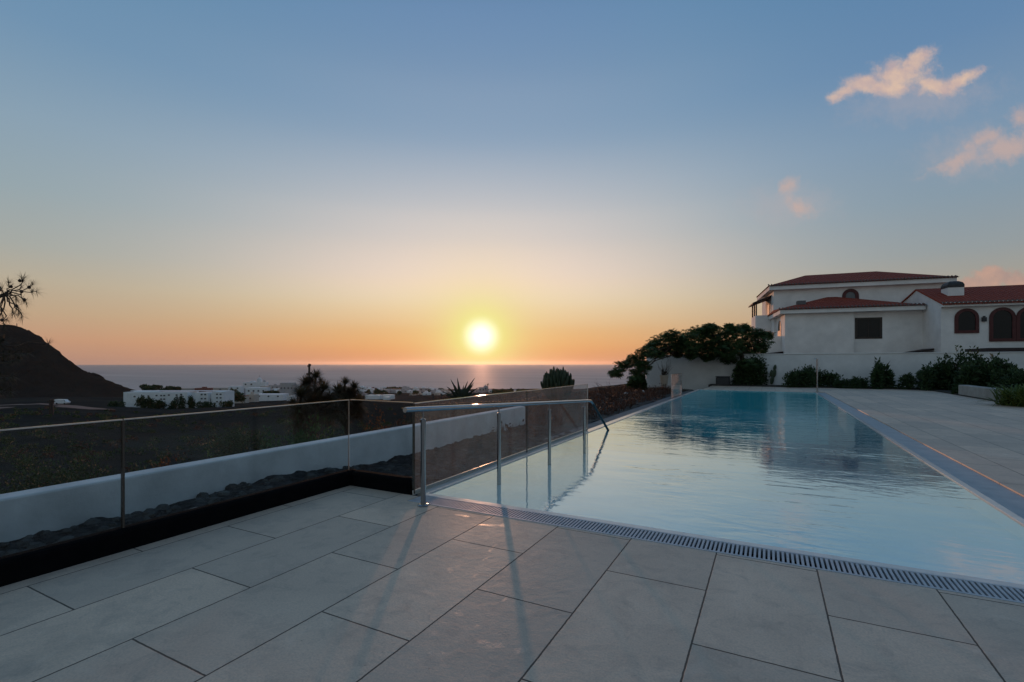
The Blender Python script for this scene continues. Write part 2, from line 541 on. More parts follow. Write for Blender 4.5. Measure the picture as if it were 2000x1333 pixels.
M_BUSH = leaf_material('bush_leaves', (0.018, 0.040, 0.016), (0.060, 0.100, 0.036), 0.24)
M_SPIKY = leaf_material('strap_leaves', (0.040, 0.038, 0.018), (0.115, 0.075, 0.034), 0.45)
M_DRY = leaf_material('dry_shrub', (0.045, 0.027, 0.018), (0.11, 0.055, 0.034), 0.30)
M_PALM = leaf_material('bright_strap_leaves', (0.060, 0.105, 0.025), (0.18, 0.22, 0.055), 0.3)
M_AGAVE = mat('agave_skin', (0.035, 0.045, 0.030), 0.7, 0.3, 6, spec=0.15)
M_CACTUS = mat('cactus_skin', (0.030, 0.050, 0.022), 0.6, 0.35, 8)
M_POT = mat('pale_pot', (0.60, 0.52, 0.44), 0.7, 0.1, 5)
M_LAMP = mat('white_lamp_head', (0.80, 0.80, 0.78), 0.4, 0.05, 5)
M_GREY = mat('dark_grey_paint', (0.030, 0.030, 0.034), 0.6, 0.2, 5)
M_HILLROCK = mat('hill_rock', (0.032, 0.029, 0.025), 0.95, 0.3, 0.02, bump=1.0, bscale=0.06, spec=0.0, col2=(0.022, 0.021, 0.019), bdist=8)
M_SLATE = mat('dark_paving', (0.12, 0.12, 0.125), 0.7, 0.2, 4, bump=0.2, bscale=40)
M_SOIL = mat('dark_soil', (0.040, 0.034, 0.028), 0.95, 0.4, 3, bump=0.6, bscale=14, bdist=0.05)
M_VAN = mat('white_van_paint', (0.75, 0.75, 0.76), 0.3, 0.05, 4)
M_TYRE = mat('tyre_rubber', (0.015, 0.015, 0.015), 0.8, 0.1, 8)


# ------------------------------------------------------------------ mesh helpers
class MB:
    def __init__(s):
        s.v = []
        s.f = []
        s.smooth = False

    def quad(s, a, b, c, d):
        i = len(s.v)
        s.v += [tuple(a), tuple(b), tuple(c), tuple(d)]
        s.f.append((i, i + 1, i + 2, i + 3))

    def poly(s, pts):
        i = len(s.v)
        s.v += [tuple(p) for p in pts]
        s.f.append(tuple(range(i, i + len(pts))))

    def box(s, x0, x1, y0, y1, z0, z1, T=None):
        i = len(s.v)
        pts = [(x0, y0, z0), (x1, y0, z0), (x1, y1, z0), (x0, y1, z0), (x0, y0, z1), (x1, y0, z1), (x1, y1, z1), (x0, y1, z1)]
        if T:
            pts = [tuple(T(*p)) for p in pts]
        s.v += pts
        s.f += [tuple(i + k for k in q) for q in ((0, 3, 2, 1), (4, 5, 6, 7), (0, 1, 5, 4), (1, 2, 6, 5), (2, 3, 7, 6), (3, 0, 4, 7))]
        return s

    def bevel_box(s, x0, x1, y0, y1, z0, z1, r):
        """box with chamfered upright and top edges"""
        def ring(x0, x1, y0, y1, z, r):
            return [(x0 + r, y0, z), (x1 - r, y0, z), (x1, y0 + r, z), (x1, y1 - r, z), (x1 - r, y1, z), (x0 + r, y1, z), (x0, y1 - r, z), (x0, y0 + r, z)]
        rings = [ring(x0, x1, y0, y1, z0, r), ring(x0, x1, y0, y1, z1 - r, r), ring(x0 + r * .3, x1 - r * .3, y0 + r * .3, y1 - r * .3, z1 - r * .3, r),
                 ring(x0 + r, x1 - r, y0 + r, y1 - r, z1, r)]
        s.loft(rings, cap=True)
        return s

    def loft(s, rings, cap=True, closed=True):
        i = len(s.v)
        n = len(rings[0])
        for r_ in rings:
            s.v += [tuple(p) for p in r_]
        for k in range(len(rings) - 1):
            for j in range(n if closed else n - 1):
                a, b = i + k * n + j, i + k * n + (j + 1) % n
                s.f.append((a, b, b + n, a + n))
        if cap:
            s.f.append(tuple(i + j for j in range(n))[::-1])
            s.f.append(tuple(i + (len(rings) - 1) * n + j for j in range(n)))
        return s

    def tube(s, pts, r, seg=12, cap=True):
        pts = [Vector(p) for p in pts]
        rs = r if isinstance(r, (list, tuple)) else [r] * len(pts)
        rings = []
        prev = None
        for k, p in enumerate(pts):
            t = (pts[min(k + 1, len(pts) - 1)] - pts[max(k - 1, 0)]).normalized()
            if prev is None:
                a = t.cross(Vector((0, 0, 1)))
                if a.length < 1e-3:
                    a = t.cross(Vector((1, 0, 0)))
                a.normalize()
            else:
                a = (prev - t * prev.dot(t)).normalized()
            prev = a
            b = t.cross(a)
            rings.append([p + (a * math.cos(q) + b * math.sin(q)) * rs[k] for q in (2 * math.pi * j / seg for j in range(seg))])
        s.loft(rings, cap)
        return s

    def lathe(s, prof, c=(0, 0, 0), seg=16):
        rings = [[(c[0] + r * math.cos(q), c[1] + r * math.sin(q), c[2] + z) for q in (2 * math.pi * j / seg for j in range(seg))] for r, z in prof]
        s.loft(rings)
        return s

    def prism(s, outline, fn0, fn1):
        """outline 2D points put through fn0 (front) and fn1 (back)"""
        n = len(outline)
        i = len(s.v)
        s.v += [tuple(fn0(*p)) for p in outline] + [tuple(fn1(*p)) for p in outline]
        s.f.append(tuple(range(i, i + n)))
        s.f.append(tuple(range(i + n, i + 2 * n))[::-1])
        for j in range(n):
            k = (j + 1) % n
            s.f.append((i + j, i + n + j, i + n + k, i + k))
        return s

    def build(s, name, m, parent=None, smooth=None, origin=None):
        if parent is not None and origin is None:
            origin = Vector(parent.get('_o', (0, 0, 0)))
        if origin is None:
            origin = Vector((0, 0, 0))
        me = bpy.data.meshes.new(name)
        vs = np.array(s.v, dtype=float) - np.array(origin)
        me.from_pydata(vs.tolist(), [], s.f)
        me.materials.append(m)
        if smooth if smooth is not None else s.smooth:
            me.shade_smooth()
            try:
                me.set_sharp_from_angle(angle=R(40))
            except Exception:
                pass
        me.update()
        o = bpy.data.objects.new(name, me)
        COL.objects.link(o)
        if parent is not None:
            o.parent = parent
            if parent.type == 'MESH':
                o['_o'] = list(parent.get('_o', (0, 0, 0)))
            else:
                o['_o'] = list(origin)
        else:
            o.location = origin
            o['_o'] = list(origin)
        return o


def tag(o, label=None, cat=None, group=None, kind=None):
    if label:
        o['label'] = label
    if cat:
        o['category'] = cat
    if group:
        o['group'] = group
    if kind:
        o['kind'] = kind
    return o


def thing(name, loc, label, cat, group=None):
    o = bpy.data.objects.new(name, None)
    o.empty_display_size = 0.2
    COL.objects.link(o)
    o.location = loc
    o['_o'] = list(loc)
    return tag(o, label, cat, group)


def struct(name, mb, m, smooth=False):
    return tag(mb.build(name, m, smooth=smooth), kind='structure')


# foliage ----------------------------------------------------------
def rnd_unit(rg):
    z = rg.uniform(-1, 1)
    a = rg.uniform(0, 2 * math.pi)
    q = math.sqrt(1 - z * z)
    return Vector((q * math.cos(a), q * math.sin(a), z))


def leaf(mb, c, axis, nrm, L, W):
    axis = axis.normalized()
    side = axis.cross(nrm)
    if side.length < 1e-4:
        side = axis.cross(Vector((1, 0, 0)))
    side.normalize()
    up = side.cross(axis)
    mb.quad(c, c + axis * L * 0.45 + side * W * 0.5 + up * W * 0.18, c + axis * L, c + axis * L * 0.45 - side * W * 0.5 + up * W * 0.18)


def blade(mb, c, axis, L, W, droop, rg, n=4):
    """a tapering strap leaf that bends under its weight"""
    axis = axis.normalized()
    side = axis.cross(Vector((0, 0, 1)))
    if side.length < 1e-3:
        side = Vector((1, 0, 0))
    side.normalize()
    i = len(mb.v)
    for k in range(n + 1):
        t = k / n
        p = c + axis * L * t + Vector((0, 0, -droop * L * t * t))
        ww = W * (1 - t) ** 0.7 * (0.55 + 0.45 * min(1, t * 4))
        mb.v += [tuple(p + side * ww * 0.5), tuple(p - side * ww * 0.5)]
    for k in range(n):
        a = i + 2 * k
        mb.f.append((a, a + 1, a + 3, a + 2))


def clump(mb, c, r, n, L, W, rg, flat=0.0, up=0.3):
    """leaves through an uneven ellipsoid; r is a radius or three radii"""
    r = Vector((r, r, r)) if not hasattr(r, '__len__') else Vector(r)
    for _ in range(n):
        dvec = rnd_unit(rg)
        lump = 0.72 + 0.5 * mnoise.noise(dvec * 1.7 + c * 0.37)
        q = rg.random() ** 0.45 * lump
        p = c + Vector((dvec.x * r.x, dvec.y * r.y, dvec.z * r.z)) * q
        ax = (dvec + rnd_unit(rg) * 0.9 + Vector((0, 0, up))).normalized()
        nr = (Vector((0, 0, 1)) * flat + rnd_unit(rg)).normalized()
        s = rg.uniform(0.65, 1.25)
        leaf(mb, p, ax, nr, L * s, W * s)


def palmate(mb, c, n_dir, L, rg):
    """a lobed leaf of seven narrow leaflets"""
    n_dir = n_dir.normalized()
    a = n_dir.orthogonal().normalized()
    b = n_dir.cross(a)
    o = rg.uniform(0, 6.28)
    for k in range(7):
        q = o + k * 2 * math.pi / 7.6
        ax = a * math.cos(q) + b * math.sin(q) - n_dir * 0.25
        leaf(mb, c, ax, n_dir, L * rg.uniform(0.8, 1.1), L * 0.28)


def limb(mb, a, b, r0, r1, rg, seg=7, wig=0.08):
    a, b = Vector(a), Vector(b)
    L = (b - a).length
    pts, rs = [], []
    for k in range(5):
        t = k / 4
        j = rnd_unit(rg) * L * wig * (1 if 0 < k < 4 else 0)
        pts.append(a.lerp(b, t) + j)
        rs.append(r0 + (r1 - r0) * t)
    mb.tube(pts, rs, seg)


def bush(name, label, base, w_, h_, n, L, W, m, seed, group=None, cat='bush', dpt=None, stems=True):
    rg = random.Random(seed)
    base = Vector(base)
    o = thing(name, base, label, cat, group)
    mb = MB()
    k = max(6, int(w_ * 4))
    dpt = dpt or w_ * 0.7
    n = int(n * 1.6)
    for i in range(k):
        x = (-0.38 + 0.76 * (i + rg.uniform(-.3, .3)) / (k - 1)) * w_
        y = rg.uniform(-0.34, 0.34) * dpt
        e = 1 - min(1, (abs(x) / (w_ * 0.5))) ** 2 * 0.62
        top = h_ * e * rg.uniform(.82, 1.08)
        c = base + cw(x, y, top * .5)
        clump(mb, c, (w_ * 0.17, max(.2, dpt * 0.26), top * 0.56), n // k, L, W, rg)
        c2 = base + cw(x * 1.1, y, top * .16)
        clump(mb, c2, (w_ * 0.16, max(.2, dpt * 0.3), top * 0.24), n // k // 3, L, W, rg, up=0)
    mb.build('foliage', m, o)
    if stems:
        sb = MB()
        for i in range(4):
            limb(sb, base + Vector((rg.uniform(-.1, .1), rg.uniform(-.1, .1), -0.15)), base + cw(rg.uniform(-.3, .3) * w_, rg.uniform(-.2, .2) * dpt, h_ * 0.6), 0.03 * h_, 0.008 * h_, rg)
        sb.build('stem', M_BARK, o)
    return o


def far_tree(name, label, u, v0, v1, wpx, Y, seed, m=None, group=None, flat=False):
    """a tree or bush far off: crown from photo height v0 down to v1"""
    rg = random.Random(seed)
    top, bot = at(u, v0, Y), at(u, v1, Y)
    wd = wpx / F * Y
    ht = top.z - bot.z
    base = Vector((bot.x, bot.y, bot.z))
    o = thing(name, base, label, 'tree', group)
    mb = MB()
    for i in range(9):
        x, y = rg.uniform(-.34, .34) * wd, rg.uniform(-.3, .3) * wd
        e = 1 - (abs(x) / (wd * .5)) ** 2 * .6
        clump(mb, base + cw(x, y, ht * rg.uniform(.25, .68) * e), (wd * .2, wd * .2, ht * .32), 150, max(wd, ht) * .085, max(wd, ht) * .06, rg)
    mb.build('crown', m or M_BUSH, o)
    tb = MB()
    limb(tb, base + Vector((0, 0, -0.06 * Y * 0.2 - 1)), base + Vector((0, 0, ht * .55)), wd * .03 + .08, .05, rg)
    tb.build('trunk', M_BARK, o)
    return o


# ------------------------------------------------------------------ terrain, hill, sea
def smooth(t):
    t = min(1, max(0, t))
    return t * t * (3 - 2 * t)


def ground_z(X, Y):
    p, q = X * CA - Y * SA, X * SA + Y * CA
    r = math.hypot(X, Y)
    edge = -5.72 - 1.2 * smooth((q - 11) / 3)
    dd = edge - p
    if dd <= 0:
        if p > -3.4 and q < 32:
            return -2.6
        return -0.42 - 0.35 * smooth((q - 36) / 60) * 3
    az = math.degrees(math.atan2(X, Y))
    sl = 0.0655 if az > -35 else 0.0655 - 0.0175 * min(1, (-35 - az) / 9)
    D = min(3.0 * dd, r)
    z = -0.5 - 2.6 * smooth(dd / 5)
    z -= sl * min(D, 420) + 0.042 * max(0, D - 420)
    if D > 25:
        z += 0.9 * mnoise.noise(Vector((X * 0.02, Y * 0.02, 3))) * smooth((D - 25) / 60) + 0.3 * mnoise.noise(Vector((X * 0.1, Y * 0.1, 9)))
    else:
        z += 0.15 * mnoise.noise(Vector((X * 0.5, Y * 0.5, 9)))
    return z


mb = MB()
NA, NR = 300, 150
for j in range(NR + 1):
    r = 2.5 * (1500 / 2.5) ** (j / NR)
    for i in range(NA + 1):
        az = R(-112 + 224 * i / NA)
        X, Y = r * math.sin(az), r * math.cos(az)
        mb.v.append(tuple(cw(X, Y, ground_z(X, Y))))
for j in range(NR):
    for i in range(NA):
        a = j * (NA + 1) + i
        mb.f.append((a, a + 1, a + NA + 2, a + NA + 1))
struct('hillside_terrain', mb, M_GROUND, smooth=True)

mb = MB()
S = 30000
i0 = [cw(S * math.sin(R(a)), S * math.cos(R(a)), -71) for a in range(-85, 86, 5)]
mb.poly([cw(0, 300, -71)] + i0[::-1])
struct('sea', mb, M_SEA)

# the dark hill on the left
PROF = [(-900, 690), (-500, 655), (-200, 640), (-60, 636), (0, 640), (14, 638), (50, 643), (80, 655), (93, 668), (105, 682), (118, 690), (130, 704), (140, 709),
        (155, 719), (185, 735), (220, 750), (258, 764), (300, 776), (420, 790)]
YH = 760.0
mb = MB()
NX, NY = 420, 110
xs = [((-700 + 1100 * i / NX) - 1000) / F * YH for i in range(NX + 1)]
for j in range(NY + 1):
    Y = 430 + 620 * j / NY
    g = smooth((Y - 430) / (YH - 430)) if Y < YH else 1 - smooth((Y - YH) / 290)
    for X in xs:
        u = X * F / max(Y, YH) + 1000
        vv = np.interp(u, [a for a, b in PROF], [b for a, b in PROF])
        zt = H - (vv - 710) / F * YH
        b0 = ground_z(X, Y) - 4
        nz = (mnoise.fractal(Vector((X * .012, Y * .012, 0)), 1.0, 2.0, 6) * 11 + abs(mnoise.noise(Vector((X * .03, Y * .012, 5)))) * -9 + mnoise.fractal(Vector((X * .07, Y * .05, 2)), 0.8, 2.0, 4) * 11 + max(0, mnoise.noise(Vector((X * .045, Y * .03, 8)))) * 12 + abs(mnoise.noise(Vector((X * .16, Y * .1, 4)))) * 5) * smooth((zt - b0) / 50)
        z = b0 + (zt - b0) * g + nz * (0.55 + 0.45 * (1 - abs(2 * g - 1))) if zt > b0 else b0
        mb.v.append(tuple(cw(X, Y, z)))
for j in range(NY):
    for i in range(NX):
        a = j * (NX + 1) + i
        mb.f.append((a, a + 1, a + NX + 2, a + NX + 1))
struct('hill', mb, M_HILLROCK, smooth=False)

# ------------------------------------------------------------------ terrace, pool
def slab(name, x0, x1, y0, y1, z0, z1, m):
    return struct(name, MB().box(x0, x1, y0, y1, z0, z1), m)


QN, QF = 4.045, 26.4          # pool near and far water edge
PL, PR = -3.09, 1.86          # pool left and right water edge
slab('terrace_floor', -4.05, 14, -9, 3.715, -0.4, 0.0, M_DECK)
slab('terrace_floor', 2.27, 14, 3.718, 20.3, -0.4, 0.003, M_DECK)
slab('terrace_floor', 2.27, 6.95, 20.303, 31.2, -0.4, 0.003, M_DECK)
slab('terrace_floor', -2.98, 2.267, QF + 0.12, 31.2, -0.4, 0.006, M_DECK)
slab('terrace_corner', -4.05, -3.115, 3.718, 3.90, -0.4, -0.002, M_DECK)

# pool basin: shallow beach near the terrace, deepening away from it
prof = [(QN, -0.09), (6.5, -0.16), (8.8, -0.28), (10.8, -1.0), (14.0, -1.5), (20.5, -1.55), (21.5, -0.9), (QF, -0.9)]


def basin(pr, ends):
    mb = MB()
    for (q0, z0), (q1, z1) in zip(pr[:-1], pr[1:]):
        mb.quad((PL, q0, z0), (PR, q0, z0), (PR, q1, z1), (PL, q1, z1))
        mb.quad((PL, q0, z0), (PL, q1, z1), (PL, q1, -0.02), (PL, q0, -0.02))
        mb.quad((PR, q0, z0), (PR, q0, -0.02), (PR, q1, -0.02), (PR, q1, z1))
    for (q, z) in ends:
        mb.quad((PL, q, z), (PL, q, -0.02), (PR, q, -0.02), (PR, q, z))
    return mb


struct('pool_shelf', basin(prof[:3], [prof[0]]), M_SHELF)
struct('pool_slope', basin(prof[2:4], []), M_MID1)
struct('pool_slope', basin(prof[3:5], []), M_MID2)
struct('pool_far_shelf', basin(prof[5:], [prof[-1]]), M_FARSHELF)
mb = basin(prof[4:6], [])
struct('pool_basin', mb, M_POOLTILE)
mb = MB()
mb.quad((PL - 0.004, QN - 0.004, -0.012), (PR + 0.004, QN - 0.004, -0.012), (PR + 0.004, QF + 0.004, -0.012), (PL - 0.004, QF + 0.004, -0.012))
struct('pool_water', mb, M_WATER)

# pool rim
slab('pool_rim', -3.12, PR + 0.07, 3.966, QN - 0.006, -0.4, 0.0, M_LIP)
slab('pool_rim', -3.24, PL - 0.006, QN, QF + 0.12, -1.2, -0.002, M_LIP)
slab('pool_rim', PL, PR, QF + 0.006, QF + 0.118, -0.4, 0.0, M_LIP)
slab('pool_rim', PR + 0.006, PR + 0.07, QN - 0.002, QF + 0.118, -0.4, 0.0, M_LIP)
mb = MB()
mb.box(PR + 0.072, 2.268, 3.72, QF + 0.118, -0.4, -0.014)
struct('overflow_gutter', mb, M_COPING)
slab('drain_channel', -3.11, PR + 0.07, 3.718, 3.964, -0.4, -0.06, M_CHANNEL)

# slotted drain cover along the near edge
g = thing('drain_grate', (-0.6, 3.84, 0), 'long slotted grey drain grate between stone terrace and near pool edge', 'drain')
mb = MB()
x = -3.09
while x < 1.9:
    mb.box(x, x + 0.0150, 3.742, 3.944, -0.022, 0.001)
    x += 0.0288
mb.build('slats', M_GRATE, g)
mb = MB()
mb.box(-3.10, 1.92, 3.7195, 3.741, -0.05, 0.002)
mb.box(-3.10, 1.92, 3.945, 3.963, -0.05, 0.002)
mb.build('frame', M_GRATE, g)

# ------------------------------------------------------------------ glass balustrades
TH = 0.016
TOP = 0.925


def pane_x(root, p, q0, q1, z0, z1, seam0=None, seam1=None, gm=None):
    """pane in a plane of constant x"""
    o = MB().box(p - TH / 2, p + TH / 2, q0 + .004, q1 - .004, z0, z1).build('glass_pane', gm or M_GLASS, root)
    MB().box(p - TH / 2, p + TH / 2, q0 + .004, q1 - .004, z1 + .0005, z1 + .009).build('top_edge', M_EDGE, o)
    if seam0:
        MB().box(p - TH / 2, p + TH / 2, q0 + .0002, q0 + .0035, z0, z1).build('side_edge', seam0, o)
    if seam1:
        MB().box(p - TH / 2, p + TH / 2, q1 - .0035, q1 - .0002, z0, z1).build('side_edge', seam1, o)
    return o


def pane_y(root, q, p0, p1, z0, z1, seam0=None, seam1=None):
    o = MB().box(p0 + .004, p1 - .004, q - TH / 2, q + TH / 2, z0, z1).build('glass_pane', M_GLASS, root)
    MB().box(p0 + .004, p1 - .004, q - TH / 2, q + TH / 2, z1 + .0005, z1 + .009).build('top_edge', M_EDGE, o)
    if seam0:
        MB().box(p0 + .0002, p0 + .0035, q - TH / 2, q + TH / 2, z0, z1).build('side_edge', seam0, o)
    if seam1:
        MB().box(p1 - .0035, p1 - .0002, q - TH / 2, q + TH / 2, z0, z1).build('side_edge', seam1, o)
    return o


gb = thing('glass_balustrade', (-4.1, 2, 0), 'frameless glass balustrade turning the corner of the stone terrace on a black kerb', 'balustrade')
pane_x(gb, -4.1, -0.36, 1.80, 0.05, TOP, M_SEAM, M_SEAM)
pane_x(gb, -4.1, 1.80, 3.93, 0.05, TOP, M_SEAM, M_EDGE)
pane_y(gb, 3.955, -4.105, -3.225, 0.05, TOP, None, M_SEAM)
MB().box(-4.113, -4.087, 1.793, 1.807, 0.05, TOP - .002).build('seam', M_SEAM, gb)
mb = MB()
mb.bevel_box(-4.17, -4.053, -0.6, 4.03, -0.5, 0.155, 0.03)
mb.bevel_box(-4.05, -3.25, 3.903, 4.03, -0.5, 0.155, 0.03)
mb.build('base_kerb', M_BLACK, gb, smooth=False)

gp = thing('glass_balustrade', (-3.2, 6.6, 0), 'frameless glass balustrade of two panes along left pool edge behind steel handrail', 'balustrade')
pane_x(gp, -3.2, 3.94, 6.56, 0.004, TOP - .005, M_SEAM, M_SEAM, M_GLASS2)
pane_x(gp, -3.2, 6.56, 9.32, 0.004, TOP - .01, M_SEAM, M_EDGE, M_GLASS2)
MB().box(-3.222, -3.208, 3.94, 9.32, -0.01, 0.035).build('base_strip', M_LIP, gp)

gf = thing('glass_screen', (-3.2, 22, 0), 'single small glass pane at far left pool corner by the white garden wall', 'glass screen')
pane_x(gf, -3.35, 19.6, 22.2, -0.02, 0.9, M_EDGE, M_EDGE, M_GLASS3)
MB().box(-3.38, -3.32, 19.5, 22.3, -0.1, -0.022).build('base_strip', M_STEEL, gf)

# ------------------------------------------------------------------ handrail
RP = -2.865


def rail_z(q):
    return 0.905 - 0.0515 * (q - 3.66)


hr = thing('pool_handrail', (RP, 3.66, 0), 'round steel handrail on four posts running into the pool', 'handrail')
mb = MB()
pts = [(RP, q, rail_z(q)) for q in (3.40, 5.0, 6.6, 8.35)]
end = (RP, 9.66, -0.05)
c0 = Vector((RP, 8.52, rail_z(8.5) - 0.0))
pts += [(RP, 8.52, rail_z(8.52) - .006), (RP, 8.62, rail_z(8.62) - .05)]
mb.tube(pts, 0.0245, 16)
mb.build('handrail', M_STEEL, hr, smooth=True)
MB().tube([(RP, 8.60, rail_z(8.62) - .035), (RP, 8.64, rail_z(8.62) - .058), end], 0.0235, 14).build('end_bar', mat('dark_green_steel', (0.012, 0.03, 0.028), 0.35, 0.1, 20, spec=0.5), hr, smooth=True)
for i, q in enumerate((3.66, 5.11, 6.63, 8.17)):
    zt = rail_z(q)
    z0 = 0.0 if i == 0 else -0.8
    o = MB().tube([(RP, q, z0), (RP, q, zt - 0.10)], 0.0245, 18).build('post', M_STEEL, hr, smooth=True)
    MB().lathe([(0.026, 0), (0.027, 0.004), (0.020, 0.008), (0.008, 0.010)], (RP, q, zt - 0.10), 18).build('cap', M_STEEL, o, smooth=True)
    MB().tube([(RP, q, zt - 0.095), (RP, q, zt - 0.012)], 0.007, 10).build('pin', M_STEEL, o, smooth=True)
    if i == 0:
        MB().lathe([(0.052, 0.0), (0.052, 0.008), (0.046, 0.013), (0.030, 0.015)], (RP, q, 0.001), 24).build('base_flange', M_STEEL, o, smooth=True)

# ------------------------------------------------------------------ outside the glass, left
lw = MB()
lw.bevel_box(-5.72, -5.5, -6, 11.2, -2.6, 0.235, 0.02)
tag(lw.build('low_garden_wall', M_LOWWALL), 'long low smooth white wall outside the terrace glass above the valley', 'garden wall')


def rock_z(x, y):
    t = (-4.19 - x) / 1.31
    z = -0.18 + 0.06 * t + 0.08 * mnoise.noise(Vector((x * 1.1, y * 0.6, 1))) + 0.045 * mnoise.fractal(Vector((x * 4, y * 3.4, 2)), 0.8, 2.1, 5) + 0.03 * abs(mnoise.noise(Vector((x * 9, y * 9, 7))))
    return z


mb = MB()
NX, NY = 34, 330
for j in range(NY + 1):
    y = -4 + 15.5 * j / NY
    for i in range(NX + 1):
        xr = -4.17 if y < 4.02 else -3.235
        x = -5.52 + (xr + 5.52) * i / NX
        z = rock_z(x, y)
        if y > 4.02:
            z -= 0.12 * smooth((y - 4) / 2)
        mb.v.append((x, y, z))
for j in range(NY):
    for i in range(NX):
        a = j * (NX + 1) + i
        mb.f.append((a, a + 1, a + NX + 2, a + NX + 1))
struct('rock_bed_ground', mb, M_ROCK)
for i, (x, y, s) in enumerate([(-4.95, 2.75, .13), (-5.2, 0.9, .11), (-4.75, 3.55, .07), (-5.1, 3.8, .08), (-4.6, 1.6, .07), (-5.2, 2.0, .08), (-4.5, 4.9, .09), (-5.0, 6.2, .10), (-4.2, 7.6, .09)]):
    rg = random.Random(i)
    mb = MB()
    rings = []
    for k in range(6):
        t = k / 5
        rr = s * .8 * math.sin(math.pi * (0.12 + 0.8 * t)) ** 0.7
        rings.append([(x + rr * 1.5 * math.cos(q) * rg.uniform(.8, 1.15), y + rr * 1.2 * math.sin(q) * rg.uniform(.8, 1.15), rock_z(x, y) - .06 + s * .62 * t * rg.uniform(.8, 1.1)) for q in (2 * math.pi * j / 9 for j in range(9))])
    mb.loft(rings)
    lab = ['pale rock lying in the black rock bed behind the middle glass pane', 'pale rock against the low white wall behind the left glass pane',
           'small dark rock near the glass corner of the terrace', 'dark rock against the low wall near the glass corner', 'small dark rock close to the black kerb',
           'dark rock against the low wall left of the pale one', 'brown rock beyond the glass beside the handrail start', 'brown rock against the low wall behind the handrail',
           'low brown rock beside the pool edge glass'][i]
    pale = mat('pale_rock', (0.22, 0.21, 0.20), 0.9, 0.3, 6, bump=0.5, bscale=20)
    tag(mb.build('rock', pale if i < 2 else M_ROCK), lab, 'rock', 'rocks in the bed outside the glass')

rg = random.Random(91)
mb = MB()
for k in range(900):
    y = rg.uniform(-2.5, 10.8)
    x = rg.uniform(-5.46, -4.25 if y < 3.9 else -3.35)
    sz = rg.uniform(.015, .07) * rg.uniform(.5, 1.2)
    c = Vector((x, y, rock_z(x, y) - (0.12 * smooth((y - 4) / 2) if y > 4.02 else 0)))
    rings = []
    for t in (-.4, .1, .6, .85):
        rr = sz * math.sqrt(max(.05, 1 - t * t))
        rings.append([c + Vector((rr * 1.4 * math.cos(q) * rg.uniform(.7, 1.2), rr * math.sin(q) * rg.uniform(.7, 1.2), sz * t * .8)) for q in (2 * math.pi * j / 6 for j in range(6))])
    mb.loft(rings)
tag(mb.build('rubble', mat('rubble_stone', (0.11, 0.115, 0.115), 0.95, 0.5, 3, bump=0.6, bscale=30, spec=0.05, col2=(0.035, 0.036, 0.036))), kind='stuff')

# garden ground along the far left of the pool
slab('garden_path', -4.25, -3.245, 9.5, 31, -1.2, -0.28, M_SLATE)


def garden_edge(y):
    return -8.3 - 4.6 * math.exp(-((y - 17.6) / 2.6) ** 2)


def garden_z(x, y):
    return -0.30 + 0.10 * mnoise.noise(Vector((x, y, 4))) + 0.05 * mnoise.noise(Vector((x * 3, y * 3, 4))) - 3.2 * smooth((garden_edge(y) - x) / 2.4)


mb = MB()
NX, NY = 70, 130
for j in range(NY + 1):
    y = 9.3 + 24 * j / NY
    for i in range(NX + 1):
        x = -15.5 + 11.24 * i / NX
        mb.v.append((x, y, garden_z(x, y)))
for j in range(NY):
    for i in range(NX):
        a = j * (NX + 1) + i
        mb.f.append((a, a + 1, a + NX + 2, a + NX + 1))
struct('garden_ground', mb, M_SOIL, smooth=True)
# planting bed ground behind the terrace
slab('planting_bed_ground', -3.2, 22, 31.203, 32.6, -0.4, 0.06, M_SOIL)
slab('planting_bed_ground', 6.953, 14, 20.303, 31.2, -0.4, 0.05, M_SOIL)
slab('plot_ground', -7, 40, 32.7, 70, -0.6, -0.15, M_SOIL)

# dry undergrowth (nobody could count it)
rg = random.Random(5)
mb = MB()
for k in range(5200):
    y = rg.uniform(9.5, 31)
    x = rg.uniform(-13, -4.5)
    if x < garden_edge(y) - 0.4:
        continue
    hh = rg.uniform(.15, .55) * (0.6 + 0.8 * max(0, mnoise.noise(Vector((x * .7, y * .5, 0)))))
    b = Vector((x, y, garden_z(x, y) - .05))
    for _ in range(3):
        blade(mb, b + Vector((rg.uniform(-.1, .1), rg.uniform(-.1, .1), 0)), Vector((rg.uniform(-.6, .6), rg.uniform(-.6, .6), 1)), hh, .035, .15, rg, 2)
    if k % 3 == 0:
        clump(mb, b + Vector((0, 0, hh * .5)), .22, 9, .09, .05, rg)
tag(mb.build('undergrowth', M_DRY), kind='stuff')

# scrub on the slope below the wall
rg = random.Random(11)
mb = MB()
mb2 = MB()
for k in range(1100):
    Y = 9 + 160 * rg.random() ** 1.8
    u = rg.uniform(-60, 1000)
    X = (u - 1000) / F * Y
    p = X * CA - Y * SA
    if p > -7.2:
        continue
    if mnoise.noise(Vector((X * .05, Y * .05, 1))) < -0.05:
        continue
    c = cw(X, Y, ground_z(X, Y))
    s = rg.uniform(.25, .8) * (1 + Y * .006)
    tgt = mb2 if rg.random() < .12 else mb
    clump(tgt, c + Vector((0, 0, s * .3)), (s, s, s * .55), 60, .10 + Y * .002, .05 + Y * .0014, rg)
tag(mb.build('scrub', M_BUSH), kind='stuff')
tag(mb2.build('dry_scrub', M_DRY), kind='stuff')


# ------------------------------------------------------------------ spiky trees below the wall
def tuft(mb, c, r, n, W, rg, up=0.35, droop=0.25):
    for _ in range(n):
        dvec = rnd_unit(rg)
        dvec.z = abs(dvec.z) * 0.9 - 0.25 + up
        blade(mb, Vector(c), dvec, r * rg.uniform(.7, 1.1), W, droop, rg, 4)


